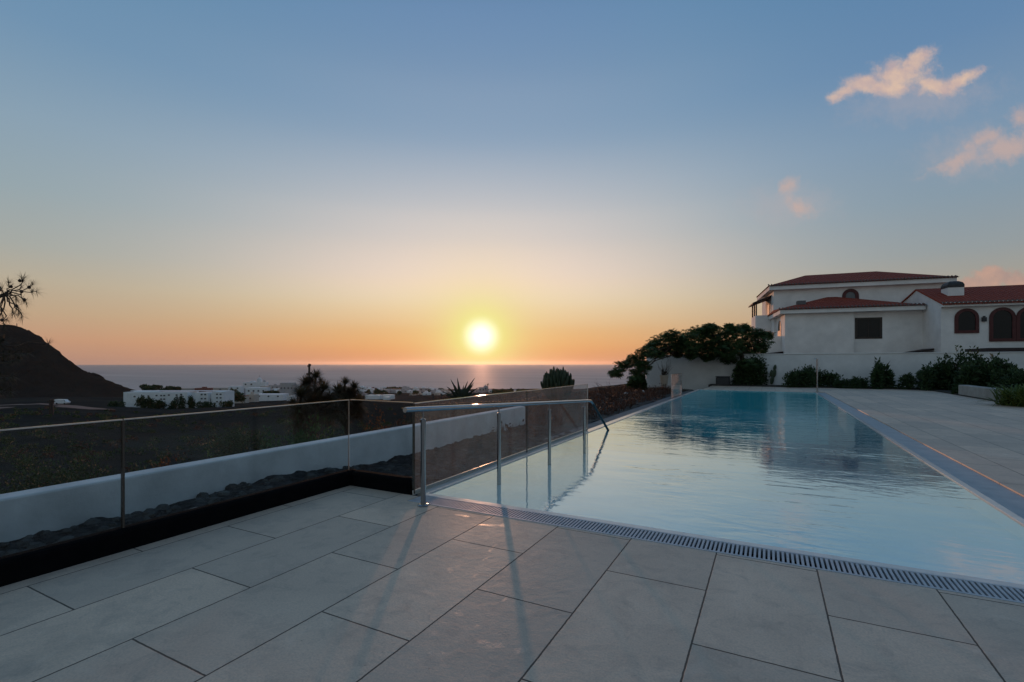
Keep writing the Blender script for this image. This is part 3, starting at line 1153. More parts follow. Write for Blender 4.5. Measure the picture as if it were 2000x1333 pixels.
def spiky_tree(label, u, Y, heads, vbase, seed, m=M_SPIKY, ns=90, group='spiky tufted trees below the wall'):
    """heads: (u, v, radius px)"""
    rg = random.Random(seed)
    base = at(u, vbase, Y)
    gz = ground_z((u - 1000) / F * Y, Y)
    base.z = gz
    o = thing('dragon_tree', base, label, 'tree', group)
    cr, tk = MB(), MB()
    mid = base + Vector((0, 0, (H - base.z) * 0.45))
    limb(tk, base + Vector((0, 0, -.3)), mid, .17, .12, rg)
    for (hu, hv, hr_) in heads:
        c = at(hu, hv, Y + rg.uniform(-1, 1))
        limb(tk, mid, c, .10, .05, rg)
        rr = hr_ / F * Y * 1.3
        tuft(cr, c, rr, ns * 3, rr * .045, rg)
        for _ in range(5):
            tuft(cr, c + rnd_unit(rg) * rr * .45 - Vector((0, 0, rr * .35)), rr * .85, ns, rr * .05, rg, up=0.0, droop=.5)
    cr.build('crown', m, o)
    tk.build('trunk', M_BARK, o, smooth=True)
    return o


spiky_tree('tallest spiky tufted tree, its crown rising beside the utility pole', 604, 24,
           [(617, 738, 22), (598, 752, 26), (632, 762, 24), (588, 775, 28), (612, 785, 30), (640, 792, 28), (600, 810, 30), (575, 800, 26)], 900, 1)
spiky_tree('shorter spiky tufted tree right of the pole, just left of glass corner', 676, 26,
           [(674, 750, 18), (691, 757, 17), (660, 768, 24), (684, 775, 24), (670, 792, 28), (700, 790, 26), (645, 800, 26)], 880, 2)
M_GREEN = leaf_material('deep_green_leaves', (0.030, 0.070, 0.026), (0.080, 0.150, 0.050), 0.35)
M_SUNLIT = leaf_material('sunlit_orange_leaves', (0.06, 0.032, 0.015), (0.20, 0.085, 0.030), 0.45)  # orange of the low sun painted into the leaf colour
for (nm, lab, u, vt, Y, w_, n, L, m, sd) in (
        ('dark_bush', 'tall dark green bush behind the glass below the spiky trees', 606, 792, 18, 3.0, 4200, .13, M_GREEN, 21),
        ('dark_bush', 'dark bush behind the glass left of the corner seam', 540, 815, 16, 1.7, 2400, .12, M_GREEN, 22),
        ('lit_bush', 'wide bush coloured as glowing in low sun right of the glass corner', 745, 774, 19, 2.4, 3200, .11, M_SUNLIT, 23),
        ('lit_bush', 'small bush coloured sunlit orange behind the middle glass pane', 322, 853, 17, 1.3, 1300, .10, M_SUNLIT, 24),
        ('lit_bush', 'low yellow green bush behind the middle pane beside the orange one', 418, 866, 16, 1.5, 1400, .11, M_PALM, 25),
        ('dark_bush', 'broad dark bush on the slope behind the left glass pane', 130, 868, 18, 3.6, 2600, .12, M_BUSH, 26),
        ('dark_bush', 'low dark bush behind the left part of the middle glass pane', 275, 880, 18, 2.0, 1700, .12, M_BUSH, 27),
        ('dark_bush', 'round dark bush farther down the slope behind the middle pane', 470, 822, 36, 3.2, 1800, .16, M_BUSH, 28)):
    b_ = at(u, vt, Y)
    gz = ground_z((u - 1000) / F * Y, Y)
    bush(nm, lab, (b_.x, b_.y, gz - .05), w_, b_.z - gz, n, L, L * .45, m, sd)

# pole beside the trees
o = thing('utility_pole', at(604, 800, 40), 'dark utility pole standing against the sea behind the spiky trees', 'utility pole')
top = at(604, 711, 40)
MB().tube([(top.x, top.y, -8), tuple(top)], [.11, .08], 8).build('mast', M_POLE, o, smooth=True)
for dz_, hw in ((-.25, .09), (-.9, .16), (-1.25, .11)):
    mb = MB()
    a, b = top + cw(-hw, 0, dz_), top + cw(hw, 0, dz_ + .08)
    mb.tube([a, b], .045, 6)
    mb.lathe([(.05, 0), (.07, .06), (.05, .14)], tuple(a), 8)
    mb.lathe([(.05, 0), (.07, .06), (.05, .14)], tuple(b), 8)
    mb.build('crossarm', M_POLE, o)

# agave against the sea
rg = random.Random(3)
ab = at(900, 786, 20)
ab.z = garden_z(ab.x, ab.y)
o = thing('agave', ab, 'dark agave with long pointed leaves silhouetted left of the sun glitter', 'agave')
mb = MB()
tips = [(880, 741, 15), (893, 738, 17), (928, 738, 24), (926, 747, 22), (914, 744, 20), (925, 752, 24), (872, 755, 16), (862, 765, 20), (868, 770, 16), (935, 757, 16), (940, 766, 14), (888, 752, 14), (906, 752, 14), (918, 760, 16)]
for (tu, tv, _) in tips:
    tip = at(tu, tv, 20 + rg.uniform(-.7, .7))
    vec = tip - ab
    ax = vec.normalized()
    side = ax.cross(Vector((SA, -CA, 0.3))).normalized()
    thick = side.cross(ax).normalized()
    L = vec.length
    rings = []
    for k in range(7):
        t = k / 6
        ww = .085 * (1 - t) ** .75 * (0.8 + .5 * math.sin(math.pi * min(1, t * 1.6))) + .002
        c = ab + ax * L * t + Vector((0, 0, .06 * L * math.sin(math.pi * t)))
        rings.append([c + side * ww, c + thick * ww * .35, c - side * ww, c - thick * ww * .45])
    mb.loft(rings)
mb.build('leaf', M_AGAVE, o)
mb = MB()
mb.lathe([(.12, -.2), (.16, -.02), (.12, .10), (.05, .16)], tuple(ab), 10)
mb.build('stem', M_AGAVE, o)

# domed cactus behind the pool glass
rg = random.Random(8)
cb = at(1090, 792, 19)
cb.z = garden_z(cb.x, cb.y) - .02
o = thing('candelabra_cactus', cb, 'dense dome of upright dark green cactus columns behind the pool glass', 'cactus')
mb = MB()
RD = 0.64
for k in range(84):
    rr = RD * math.sqrt((k + .5) / 84)
    qa = k * 2.399963
    x, y = rr * math.cos(qa), rr * math.sin(qa)
    zt = 1.50 - 0.58 * (rr / RD) ** 3.0 + rg.uniform(-.13, .08)
    b0 = cb + Vector((x * .12, y * .12, .05 + .2 * rg.random()))
    b1 = cb + Vector((x * .95, y * .95, .45 + .3 * (1 - rr / RD)))
    b2 = cb + Vector((x * 1.04 + rg.uniform(-.02, .02), y * 1.04, zt))
    pts = []
    rad = rg.uniform(.038, .052)
    for t in (0, .25, .5, .7, .85, .95, 1.0):
        pts.append(b0 * (1 - t) ** 2 + b1 * 2 * t * (1 - t) + b2 * t * t)
    i0 = len(mb.v)
    mb.tube(pts, [rad * .7, rad * .9, rad, rad, rad, rad * .8, rad * .3], 7)
mb.build('column', M_CACTUS, o)
MB().lathe([(.14, -.4), (.12, .1), (.16, .3)], tuple(cb), 10).build('trunk', M_BARK, o)

# bare twiggy shrub above the dry bed
tb0 = at(1195, 792, 21)
tb0.z = garden_z(tb0.x, tb0.y)
o = thing('bare_shrub', tb0, 'leafless twiggy shrub standing out against the sea beside the pool', 'shrub')
rg = random.Random(14)
mb = MB()
for k in range(26):
    e = tb0 + cw(rg.uniform(-.75, .75), rg.uniform(-.3, .3), rg.uniform(.25, .85))
    limb(mb, tb0, e, .012, .004, rg, 5, .12)
    for _ in range(3):
        limb(mb, tb0.lerp(e, rg.uniform(.5, .9)), e + rnd_unit(rg) * .22, .005, .002, rg, 4, .1)
mb.build('twig', M_DRY, o)

# garden lamps
for (u, v, vb, lab) in ((1222, 772, 790, 'small white garden lamp among dry plants, nearer of two'), (1256, 767, 783, 'small white garden lamp by the wall end, farther of two')):
    Y = 24 if u < 1230 else 27
    t_ = at(u, v, Y)
    b_ = at(u, vb, Y)
    o = thing('garden_lamp', b_, lab, 'garden lamp', 'garden lamps left of the pool')
    MB().tube([tuple(b_ - Vector((0, 0, .3))), tuple(t_)], .02, 8).build('post', M_GREY, o)
    MB().lathe([(.05, -.02), (.085, .02), (.085, .09), (.03, .12)], tuple(t_), 12).build('head', M_LAMP, o)

# ------------------------------------------------------------------ pine on the left
rg = random.Random(42)
pb = cw(-10.4, 8.0, -3.4)
o = thing('pine_tree', pb, 'dark pine reaching into view at left with needle tufts against the sunset', 'pine tree')
br, nd = MB(), MB()
tr_top = cw(-10.2, 8.0, 5.5)
tk = MB()
limb(tk, pb, tr_top, .2, .08, rg, 10, .03)
tk.build('trunk', M_BARK, o, smooth=True)


def needles(c, dirv, n, L):
    for _ in range(n):
        v_ = (dirv.normalized() * 0.75 + rnd_unit(rg) * 0.75).normalized()
        blade(nd, Vector(c), v_, L * rg.uniform(.7, 1.1), .0062, .12, rg, 3)


hub = at(8, 576, 8)
limb(br, cw(-10.2, 8, 1.9), hub, .06, .028, rg)
tufts = [((18, 563), (16, 545)), ((44, 552), (45, 538)), ((38, 566), (46, 556)), ((56, 562), (70, 552)), ((62, 572), (80, 566)), ((30, 578), (34, 590)),
         ((44, 584), (56, 592)), ((34, 598), (38, 612)), ((40, 610), (46, 626)), ((24, 610), (30, 615)), ((4, 566), (-6, 552)), ((2, 600), (4, 622)), ((-4, 622), (18, 640)), ((6, 626), (20, 622))]
for (a_, b_) in tufts:
    pa = at(a_[0], a_[1], 8 + rg.uniform(-.25, .25))
    pb_ = at(b_[0], b_[1], 8 + rg.uniform(-.25, .25))
    limb(br, hub, pa, .012, .006, rg, 6, .1)
    limb(br, pa, pa.lerp(pb_, .5), .006, .005, rg, 5, .05)
    needles(pa, pb_ - pa, 34, .17)
    needles(pa.lerp(pb_, .5), pb_ - pa, 26, .16)
    if rg.random() < .6:
        cp = pa + rnd_unit(rg) * .04
        MB().lathe([(.006, -.025), (.022, -.012), (.026, .004), (.016, .022), (.004, .03)], tuple(cp), 8).build('cone', M_BARK, o, smooth=True)
# lower boughs in front of the hill
for (a_, b_) in (((-60, 690), (96, 672)), ((-60, 720), (40, 700)), ((-60, 740), (30, 735)), ((-60, 700), (10, 665)), ((-70, 760), (25, 765)), ((-60, 690), (60, 690))):
    pa, pb_ = at(a_[0], a_[1], 8), at(b_[0], b_[1], 8)
    limb(br, cw(-10.25, 8, pa.z - .3), pa, .035, .02, rg)
    limb(br, pa, pb_, .018, .005, rg)
    for t in ([.55, .65, .75, .85, .95] if b_[0] < 90 else [.985]):
        c = pa.lerp(pb_, t)
        needles(c, (pb_ - pa) + rnd_unit(rg) * .3 * (b_[0] < 90), 40, .17)
br.build('branch', M_BARK, o)
nd.build('needles', M_PINE, o)

# ------------------------------------------------------------------ valley: road, van, poles
mb = MB()
prev = None
rd = []
for k in range(41):
    u = -200 + 395 * k / 40
    Y = 235 + 20 * math.sin(k * .12)
    X = (u - 1000) / F * Y
    rd.append((X, Y))
for (X0, Y0), (X1, Y1) in zip(rd[:-1], rd[1:]):
    mb.quad(cw(X0, Y0 - 45, ground_z(X0, Y0 - 45) + .5), cw(X1, Y1 - 45, ground_z(X1, Y1 - 45) + .5), cw(X1, Y1 + 9, ground_z(X1, Y1 + 9) + .5), cw(X0, Y0 + 9, ground_z(X0, Y0 + 9) + .5))
struct('valley_road', mb, mat('dusty_road', (0.060, 0.062, 0.066), 0.9, 0.15, 0.3))

YV = 236.0
XV = (122 - 1000) / F * YV
vb = cw(XV, YV, ground_z(XV, YV) + .52)
o = thing('van', vb, 'white van parked on the dusty road below the dark hill', 'van')


def VT(x, y, z):
    return vb + cw(x, y, z)


mb = MB()
out = [(-3, .5), (2.7, .5), (3.0, .8), (3.0, 1.35), (2.3, 1.6), (1.6, 2.4), (-2.9, 2.5), (-3.0, 2.3)]
mb.prism(out, lambda x, z: VT(x, -1, z), lambda x, z: VT(x, 1, z))
mb.build('body', M_VAN, o)
MB().prism([(1.65, 1.55), (2.2, 1.55), (1.65, 2.2)], lambda x, z: VT(x, -1.01, z), lambda x, z: VT(x, -.99, z)).build('window', M_PANE, o)
for x in (-1.9, 1.9):
    mb = MB()
    mb.prism([(x + .45 * math.cos(q), .45 + .45 * math.sin(q)) for q in (2 * math.pi * j / 14 for j in range(14))], lambda a, z: VT(a, -1.03, z), lambda a, z: VT(a, -.8, z))
    mb.build('wheel', M_TYRE, o)
o = thing('utility_pole', at(100, 820, 120), 'brown wooden pole beside the valley road near the white van', 'utility pole')
a, b = at(100, 822, 120), at(100, 780, 120)
MB().tube([tuple(a - Vector((0, 0, 4))), tuple(b)], [.5, .42], 8).build('mast', M_POLE, o)
MB().box(-.9, .9, -.1, .1, -.7, -.45, lambda x, y, z: b + cw(x, y, z)).build('crossarm', M_POLE, o)
o = thing('antenna_mast', at(33, 645, YH), 'thin mast on top of the dark hill', 'mast')
MB().tube([tuple(at(33, 648, YH) - Vector((0, 0, 6))), tuple(at(33, 632, YH))], [.8, .5], 6).build('pole', M_GREY, o)

# ------------------------------------------------------------------ town
def CT(o_):
    return lambda x, y, z: Vector(o_) + cw(x, y, z)


def win_box(root, u, v, Y, wpx, hpx, name='window'):
    c = at(u, v, Y)
    w2, h2 = wpx / F * Y / 2, hpx / F * Y / 2
    return MB().box(-w2, w2, -.25, .3, -h2, h2, CT(c)).build(name, M_TOWNW, root)


# long white apartment block
YA = 330.0
ab_ = at(340, 800, YA)
o = thing('apartment_block', ab_, 'long white three storey apartment block with small windows at the foot of the hill', 'apartment block')


def a_box(u0, u1, v0, v1, dy, dep, name='wall', m=M_TOWN):
    a, b = at(u0, v1, YA), at(u1, v0, YA)
    c = Vector(ab_)
    x0, x1 = (u0 - 340) / F * YA, (u1 - 340) / F * YA
    z0, z1 = -(v1 - 800) / F * YA, -(v0 - 800) / F * YA
    return MB().box(x0, x1, dy, dy + dep, z0, z1, CT(c)).build(name, m, o)


a_box(241, 366, 766.5, 806, 0, 12)
a_box(366.1, 383, 768.5, 806, 5, 12)
a_box(383.1, 408, 767, 806, -1, 13)
a_box(408.1, 415, 769, 806, 2, 12)
a_box(415.1, 438, 765.5, 806, -1, 13)
a_box(252, 300, 764.8, 766.4, 4, 6, 'parapet')
a_box(241.5, 437, 764.4, 765.3, 6, 4, 'parapet')
for (u, v) in ((263, 775), (306, 773), (315, 773), (321, 773), (315, 780), (321, 780), (330, 772), (345, 772), (354, 771), (354, 779), (354, 787), (280, 774), (290, 774)):
    win_box(o, u, v, YA, 3.4, 2.6)
for (u, v) in ((394, 771), (401, 771), (394, 779), (401, 779), (394, 787), (424, 770.5), (431, 770.5), (424, 777.5), (431, 777.5), (424, 785), (431, 785)):
    win_box(o, u, v, YA - 1, 3.2, 2.6)
MB().box(-.35 / 1, .35, -.4, .3, -5, 2.5, CT(at(411, 786, YA + 2))).build('stair_window', M_TOWNW, o)

tn = 0
for (u, v0, v1, wpx, Y, lab) in ((284, 770, 804, 40, 322, 'dark bush before the left end of the apartment block'),
                                (312, 780, 804, 36, 322, 'round dark bush before the middle of the apartment block'),
                                (346, 769, 804, 26, 322, 'tall dark tree before the middle of the apartment block'),
                                (372, 770, 804, 18, 321, 'slim dark tree before the gap of the apartment block'),
                                (402, 779, 805, 32, 321, 'round green bush before the right end of the apartment block'),
                                (444, 775, 804, 26, 321, 'dark bush at the right corner of the apartment block'),
                                (456, 755, 786, 42, 380, 'broad dark tree among pale walls right of the apartment block'),
                                (288, 751, 766, 44, 520, 'broad dark tree behind the apartment block, nearest the hill'),
                                (335, 753, 766, 36, 520, 'broad dark tree behind the middle of the apartment block'),
                                (228, 778, 808, 34, 318, 'dark bush left of the apartment block'),
                                (531, 763, 770, 30, 560, 'dark hedge like tree behind the long low white house'),
                                (655, 762, 780, 14, 420, 'dark tree between the two spiky trees'),
                                (700, 760, 770, 46, 900, 'dark tree line clump right of the spiky trees'),
                                (770, 756, 764, 40, 900, 'dark trees on the skyline of the town, middle'),
                                (812, 758, 765, 24, 900, 'dark tree on the skyline of the town, right'),
                                (975, 760, 768, 26, 800, 'dark tree right of the white beach house'),
                                (998, 757, 767, 11, 800, 'small round tree on the shore left of the cactus'),
                                (1022, 759, 764, 12, 800, 'flat topped small tree on the shore near the cactus')):
    far_tree('town_tree', lab, u, v0, v1, wpx, Y, 100 + tn, group='trees of the coastal town')
    tn += 1

# houses: u0, u1, v top, v bottom, distance, material, windows, label
houses = [
    (474, 508, 747, 757, 900, M_TOWN, 3, 'long pale church nave under the tower in the town'),
    (481, 519, 758, 772, 600, M_TOWN, 4, 'large white flat roofed house below the church'),
    (497, 552, 770.6, 780, 480, M_TOWN, 3, 'long low white building with three windows'),
    (481, 497, 771, 789, 440, M_TOWN3, 1, 'beige block at the left end of the long low building'),
    (441, 477, 774, 789, 420, M_TOWN3, 0, 'long pale yard wall house right of the apartment block'),
    (546, 573, 748, 773, 620, M_TOWN2, 4, 'tall grey concrete building left of the spiky trees'),
    (526, 546, 753, 764, 820, M_TOWN2, 2, 'grey house between church and concrete building'),
    (574, 594, 752, 760, 800, M_TOWN, 2, 'white strip shaped house right of the concrete building'),
    (573, 592, 761, 771, 640, M_TOWN2, 2, 'grey house just behind the spiky trees'),
    (628, 646, 756, 770, 640, M_TOWN2, 2, 'pale house between the two spiky trees'),
    (736, 758, 761, 768, 800, M_TOWN2, 2, 'grey blue house above the white greenhouses'),
    (763, 783, 760, 768, 820, M_TOWN3, 2, 'beige house right of the grey blue house'),
    (784, 803, 758.5, 768, 860, M_TOWN2, 2, 'grey house in the middle of the right town row'),
    (806, 817, 760, 767, 860, M_TOWN, 1, 'small white house in the right town row'),
    (818, 837, 758.5, 766, 880, M_TOWN2, 2, 'long grey house near the right end of town'),
    (841, 860, 762, 771, 800, M_TOWN2, 2, 'grey domed looking house left of the agave'),
    (926, 936, 762, 768, 800, M_TOWN2, 1, 'low annex left of the white beach house'),
    (935, 947, 757, 768, 800, M_TOWN2, 2, 'pale beach house under the sun glitter'),
    (944.5, 952, 754, 768, 806, M_TOWN2, 1, 'tower like part house beside the palm'),
    (954, 969, 762, 769, 800, M_TOWN, 2, 'low white house right of the palm'),
    (700, 716, 761, 768, 860, M_TOWN3, 1, 'beige house left of the grey blue house'),
    (722, 735, 759, 766, 880, M_TERRA, 1, 'reddish house on the skyline above the greenhouses'),
    (446, 470, 755, 764, 760, M_TOWN, 2, 'white house left of the church behind the broad tree'),
    (508, 526, 755, 764, 760, M_TOWN3, 2, 'beige house just right of the church'),
    (380, 412, 758.5, 764, 900, M_TERRA, 0, 'long reddish roof on the shore behind the apartment block'),
    (345, 372, 759, 764, 900, M_TOWN3, 0, 'low beige house on the shore behind the apartment block'),
    (416, 444, 758, 765, 860, M_TOWN3, 1, 'beige house on the shore behind the right end of the block'),
]
for i, (u0, u1, v0, v1, Y, m, nw, lab) in enumerate(houses):
    b_ = at((u0 + u1) / 2, v1, Y)
    o = thing('town_house', b_, lab, 'house', 'houses of the coastal town')
    hw = (u1 - u0) / F * Y / 2
    ht = (v1 - v0) / F * Y
    dep = max(8, hw)
    MB().box(-hw, hw, 0, dep, -6, ht * .93, CT(b_)).build('wall', m, o)
    MB().box(-hw * .97, hw * .97, .3, dep - .3, ht * .9305, ht, CT(b_)).build('roof', M_TERRA if i in (4, 11, 20, 24) else m, o)
    if i % 3 == 0:
        MB().box(-hw * .3, hw * .1, dep * .3, dep * .7, ht * 1.0005, ht * 1.0 + 2.0, CT(b_)).build('rooftop_room', m, o)
    for k in range(nw):
        win_box(o, u0 + (u1 - u0) * (k + .5) / nw, v0 + (v1 - v0) * .42, Y, min(3.0, (u1 - u0) / nw * .35), min(3.0, (v1 - v0) * .28))

rg = random.Random(404)
rows = [(448, 600, 756, 762, 900), (520, 600, 762, 769, 700), (640, 720, 757, 763, 920), (700, 860, 757, 762, 940), (700, 860, 762, 768, 800), (800, 870, 768, 774, 640),
        (905, 1040, 763, 767, 860), (452, 545, 759, 766, 780), (600, 720, 762, 768, 820), (715, 870, 759.5, 765, 870), (840, 935, 765, 771, 760), (640, 715, 769, 775, 640)]
k = 0
for (ua, ub, va, vb_, Yr) in rows:
    u = ua
    while u < ub:
        wpx = rg.uniform(7, 15)
        v0, v1 = va + rg.uniform(-1.2, 2), vb_ + rg.uniform(1, 3)
        Y = Yr * rg.uniform(.96, 1.04)
        b_ = at(u + wpx / 2, v1, Y)
        o = thing('town_house', b_, 'small flat roofed house in the crowded far rows of the coastal town', 'house', 'far rows of small town houses')
        hw, ht = wpx / F * Y / 2, (v1 - v0) / F * Y
        m = rg.choice([M_TOWN, M_TOWN, M_TOWN2, M_TOWN3])
        MB().box(-hw, hw, 0, 9, -6, ht, CT(b_)).build('wall', m, o)
        if rg.random() < .5:
            MB().box(-hw * .6, hw * rg.uniform(-.2, .4), 2, 7, ht + .002, ht + rg.uniform(1.2, 2.4), CT(b_)).build('rooftop_room', m, o)
        win_box(o, u + wpx * rg.uniform(.25, .75), v0 + (v1 - v0) * .35, Y, 2.0, 1.5)
        k += 1
        u += wpx + rg.uniform(-1, 9)
for i in range(44):
    u = rg.choice([rg.uniform(450, 600), rg.uniform(640, 870), rg.uniform(640, 870), rg.uniform(960, 1050)])
    v1 = rg.uniform(765, 774) if u < 900 else rg.uniform(765, 769)
    far_tree('town_tree', 'small dark tree standing among the far houses of the coastal town', u, v1 - rg.uniform(5, 9), v1 + 2, rg.uniform(8, 18), rg.uniform(560, 860), 300 + i, group='small trees among far houses')

# church tower
c0 = at(507, 753, 900)
o = thing('church_tower', c0, 'white church tower with small dome and spike on the town skyline', 'church tower')
MB().box(-11, 11, -1, 10, -6, 6, CT(c0)).build('base', M_TOWN, o)
MB().box(-5, 2, 0, 6, 6.003, 11, CT(c0)).build('belfry', M_TOWN, o)
MB().lathe([(3.4, 11.003), (3.2, 12.2), (2.0, 13.6), (.6, 14.4)], tuple(c0 + cw(-1.5, 3, 0)), 12).build('dome', M_TOWN, o, smooth=True)
MB().tube([tuple(c0 + cw(-1.5, 3, 14.2)), tuple(c0 + cw(-1.5, 3, 19))], [.55, .3], 6).build('spike', M_TOWN2, o)
MB().box(6, 9, 1, 5, 6.003, 9, CT(c0)).build('turret', M_TOWN2, o)

for (u0, u1, v0, v1, Y, lab) in ((713, 741, 771.5, 776, 470, 'largest bright white greenhouse roof in the fields'), (744, 767, 771.5, 774.5, 480, 'long thin white greenhouse roof, right of the largest'),
                                (748, 758, 775.5, 779, 440, 'small white shed roof below the long greenhouse'), (653, 665, 773.5, 776.5, 450, 'small white roof left of the glass corner'),
                                (560, 571, 773.5, 777, 460, 'small white roof left of the spiky trees')):
    b_ = at((u0 + u1) / 2, v1, Y)
    o = thing('greenhouse', b_, lab, 'greenhouse', 'white greenhouses in the fields')
    hw = (u1 - u0) / F * Y / 2
    ht = (v1 - v0) / F * Y
    mb = MB()
    nb = max(1, int(hw / 3))
    for k in range(nb):
        x0, x1 = -hw + 2 * hw * k / nb, -hw + 2 * hw * (k + 1) / nb
        outl = [(x0, ht * .5), (x0, ht * .70), (x0 + (x1 - x0) * .25, ht * .80), ((x0 + x1) / 2, ht * .84), (x1 - (x1 - x0) * .25, ht * .80), (x1, ht * .70), (x1, ht * .5)]
        T = CT(b_)
        mb.prism(outl, lambda x, z: T(x, 0, z), lambda x, z: T(x, 9, z))
    mb.build('roof', M_SHEET, o)
    MB().box(-hw, hw, 0, 9, -5, ht * .499, CT(b_)).build('wall', M_SHEET, o)

# palm on the shore
rg = random.Random(77)
pb2 = at(953, 768, 780)
pt = at(953, 752, 780)
o = thing('palm_tree', pb2, 'lone palm on the shore in front of the sun glitter', 'palm tree', 'trees of the coastal town')
MB().tube([tuple(pb2 - Vector((0, 0, 4))), tuple(pt)], [.5, .35], 7).build('trunk', M_BARK, o)
mb = MB()
tuft(mb, pt, 4.4, 46, .8, rg, up=.25, droop=.35)
mb.build('crown', M_BUSH, o)

# ------------------------------------------------------------------ garden wall and planting on the right
gw = thing('boundary_wall', (3, 32.8, 0), 'long white garden wall behind the far end of the pool', 'garden wall')
mb = MB()
mb.box(-7.15, 24, 32.62, 32.85, -0.8, 1.86)
mb.build('panel', M_WHITE2, gw)
MB().box(-7.15, -6.9, 32.853, 36, -0.8, 1.86).build('return', M_WHITE2, gw)
MB().bevel_box(-7.19, 24.04, 32.58, 32.89, 1.862, 1.90, .01).build('coping', M_WHITE, gw)

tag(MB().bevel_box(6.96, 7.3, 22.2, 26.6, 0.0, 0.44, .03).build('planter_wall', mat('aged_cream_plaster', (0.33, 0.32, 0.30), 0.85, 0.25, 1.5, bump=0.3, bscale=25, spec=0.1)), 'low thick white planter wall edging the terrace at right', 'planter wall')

# wide lobed-leaf tree hanging over the wall
rg = random.Random(31)
YT = 29.5
tbse = at(1462, 752, YT)
tbse.z = 0.0
o = thing('fig_tree', tbse, 'wide dark tree with lobed leaves spilling over the white garden wall', 'tree')
tk, cr = MB(), MB()
heads = [(1203, 728, 13), (1220, 714, 18), (1240, 702, 18), (1256, 714, 16), (1262, 688, 18), (1275, 676, 18), (1292, 666, 22), (1310, 655, 16), (1318, 670, 22), (1340, 660, 22),
         (1362, 650, 20), (1385, 644, 18), (1372, 666, 24), (1402, 655, 24), (1428, 647, 20), (1424, 666, 24), (1450, 645, 18), (1455, 664, 24), (1478, 652, 16), (1484, 668, 20), (1497, 655, 12),
         (1300, 684, 18), (1330, 684, 20), (1360, 686, 20), (1390, 684, 20), (1412, 692, 20), (1440, 694, 22), (1468, 692, 22), (1390, 674, 24), (1346, 676, 22), (1240, 742, 13),
         (1382, 698, 12), (1424, 702, 14), (1285, 692, 12), (1420, 684, 22), (1485, 680, 14), (1246, 728, 14), (1350, 694, 12), (1322, 692, 10), (1460, 712, 18), (1445, 680, 24), (1385, 640, 12), (1425, 637, 8), (1455, 640, 8)]
fork = at(1448, 690, YT)
hub2 = at(1400, 668, YT)
hub3 = at(1330, 672, YT)
limb(tk, tbse - Vector((0, 0, .2)), fork, .16, .12, rg, 9)
limb(tk, fork, hub2, .11, .09, rg, 8)
limb(tk, hub2, hub3, .09, .07, rg, 8)
for (u, v, rp) in heads:
    c = at(u, v, YT + rg.uniform(-1.0, 1.0))
    r_ = rp / F * YT
    limb(tk, fork if u > 1430 else hub2 if u > 1360 else hub3, c, .045, .015, rg, 6, .06)
    n = int(46 + rp * 4.6)
    for _ in range(n):
        dv = rnd_unit(rg)
        q = rg.random() ** .5
        p_ = c + Vector((dv.x * r_ * 1.15, dv.y * r_ * 1.15, dv.z * r_ * .7)) * q
        palmate(cr, p_, Vector((0, 0, 1)) + rnd_unit(rg) * .7, rg.uniform(.15, .25), rg)
cr.build('crown', M_FIG, o)
tk.build('trunk', M_BARK, o, smooth=True)


def gbush(name, label, u, Y, w_, h_, n, L, W, m, seed, z=0.05, cat='bush', dpt=None, q=None):
    X = (u - 1000) / F * Y
    b = cw(X, Y, z)
    return bush(name, label, b, w_, h_, n, L, W, m, seed, 'shrubs along the garden wall', cat, dpt)


gbush('garden_bush', 'tall dark bush under the lobed tree at the wall step', 1473, 29.0, 2.3, 2.0, 2600, .16, .08, M_BUSH, 51, dpt=1.2)
gbush('garden_bush', 'wide rounded bush behind the steel shower post', 1578, 27.0, 3.0, 1.25, 2800, .13, .06, M_BUSH, 52, dpt=1.2)
gbush('garden_bush', 'small low rounded bush, third from the left along the wall', 1668, 25.8, 1.7, .62, 1300, .11, .05, M_BUSH, 53, dpt=1.0)
gbush('garden_bush', 'upright bush with spreading branches between low bush and big hedge', 1720, 25.4, 1.1, 1.5, 800, .26, .08, M_BUSH, 54, dpt=1.0)
gbush('garden_bush', 'large dark bush mass left of the planter wall', 1830, 24.2, 2.5, 1.45, 3400, .14, .07, M_BUSH, 55, dpt=2.0)
gbush('garden_bush', 'tallest dark shrub rising to the wall top behind the planter', 1885, 23.4, 2.0, 2.05, 2400, .15, .07, M_BUSH, 56, dpt=1.6)
gbush('garden_bush', 'broad leafy shrub over the planter wall at right', 1935, 21.5, 2.6, 1.6, 2800, .2, .08, M_BUSH, 57, dpt=1.6)
gbush('garden_bush', 'dark shrub at the right picture edge behind strap leaves', 1995, 20.0, 2.2, 1.3, 2000, .15, .07, M_BUSH, 58, dpt=1.6)
gbush('garden_bush', 'dark low plant in front of the planter wall', 1893, 20.6, .9, .36, 600, .12, .05, M_BUSH, 59, dpt=.5, z=.03)
gbush('garden_bush', 'dark upright bush left of the wall end beside the sea', 1246, 29.5, 1.1, 1.2, 1300, .16, .08, M_BUSH, 60, z=-.35, dpt=.8)
# cactus paddle beside the tall bush
pc = cw((1507 - 1000) / F * 28.6, 28.6, .05)
o = thing('prickly_pear', pc, 'small upright paddle cactus against the white wall beside the tall bush', 'cactus')
mb = MB()
for (dx, dzv, rr, hh) in ((0, .05, .12, .5), (.12, .45, .13, .5), (-.05, .5, .1, .4), (.16, .85, .1, .35)):
    rings = []
    for k in range(9):
        t = k / 8
        ww = rr * math.sin(math.pi * (0.06 + 0.9 * t)) ** .6
        rings.append([pc + cw(dx + ww * math.cos(q) + .06 * t, ww * .3 * math.sin(q), dzv + hh * t) for q in (2 * math.pi * j / 10 for j in range(10))])
    mb.loft(rings)
mb.build('paddle', M_CACTUS, o, smooth=True)

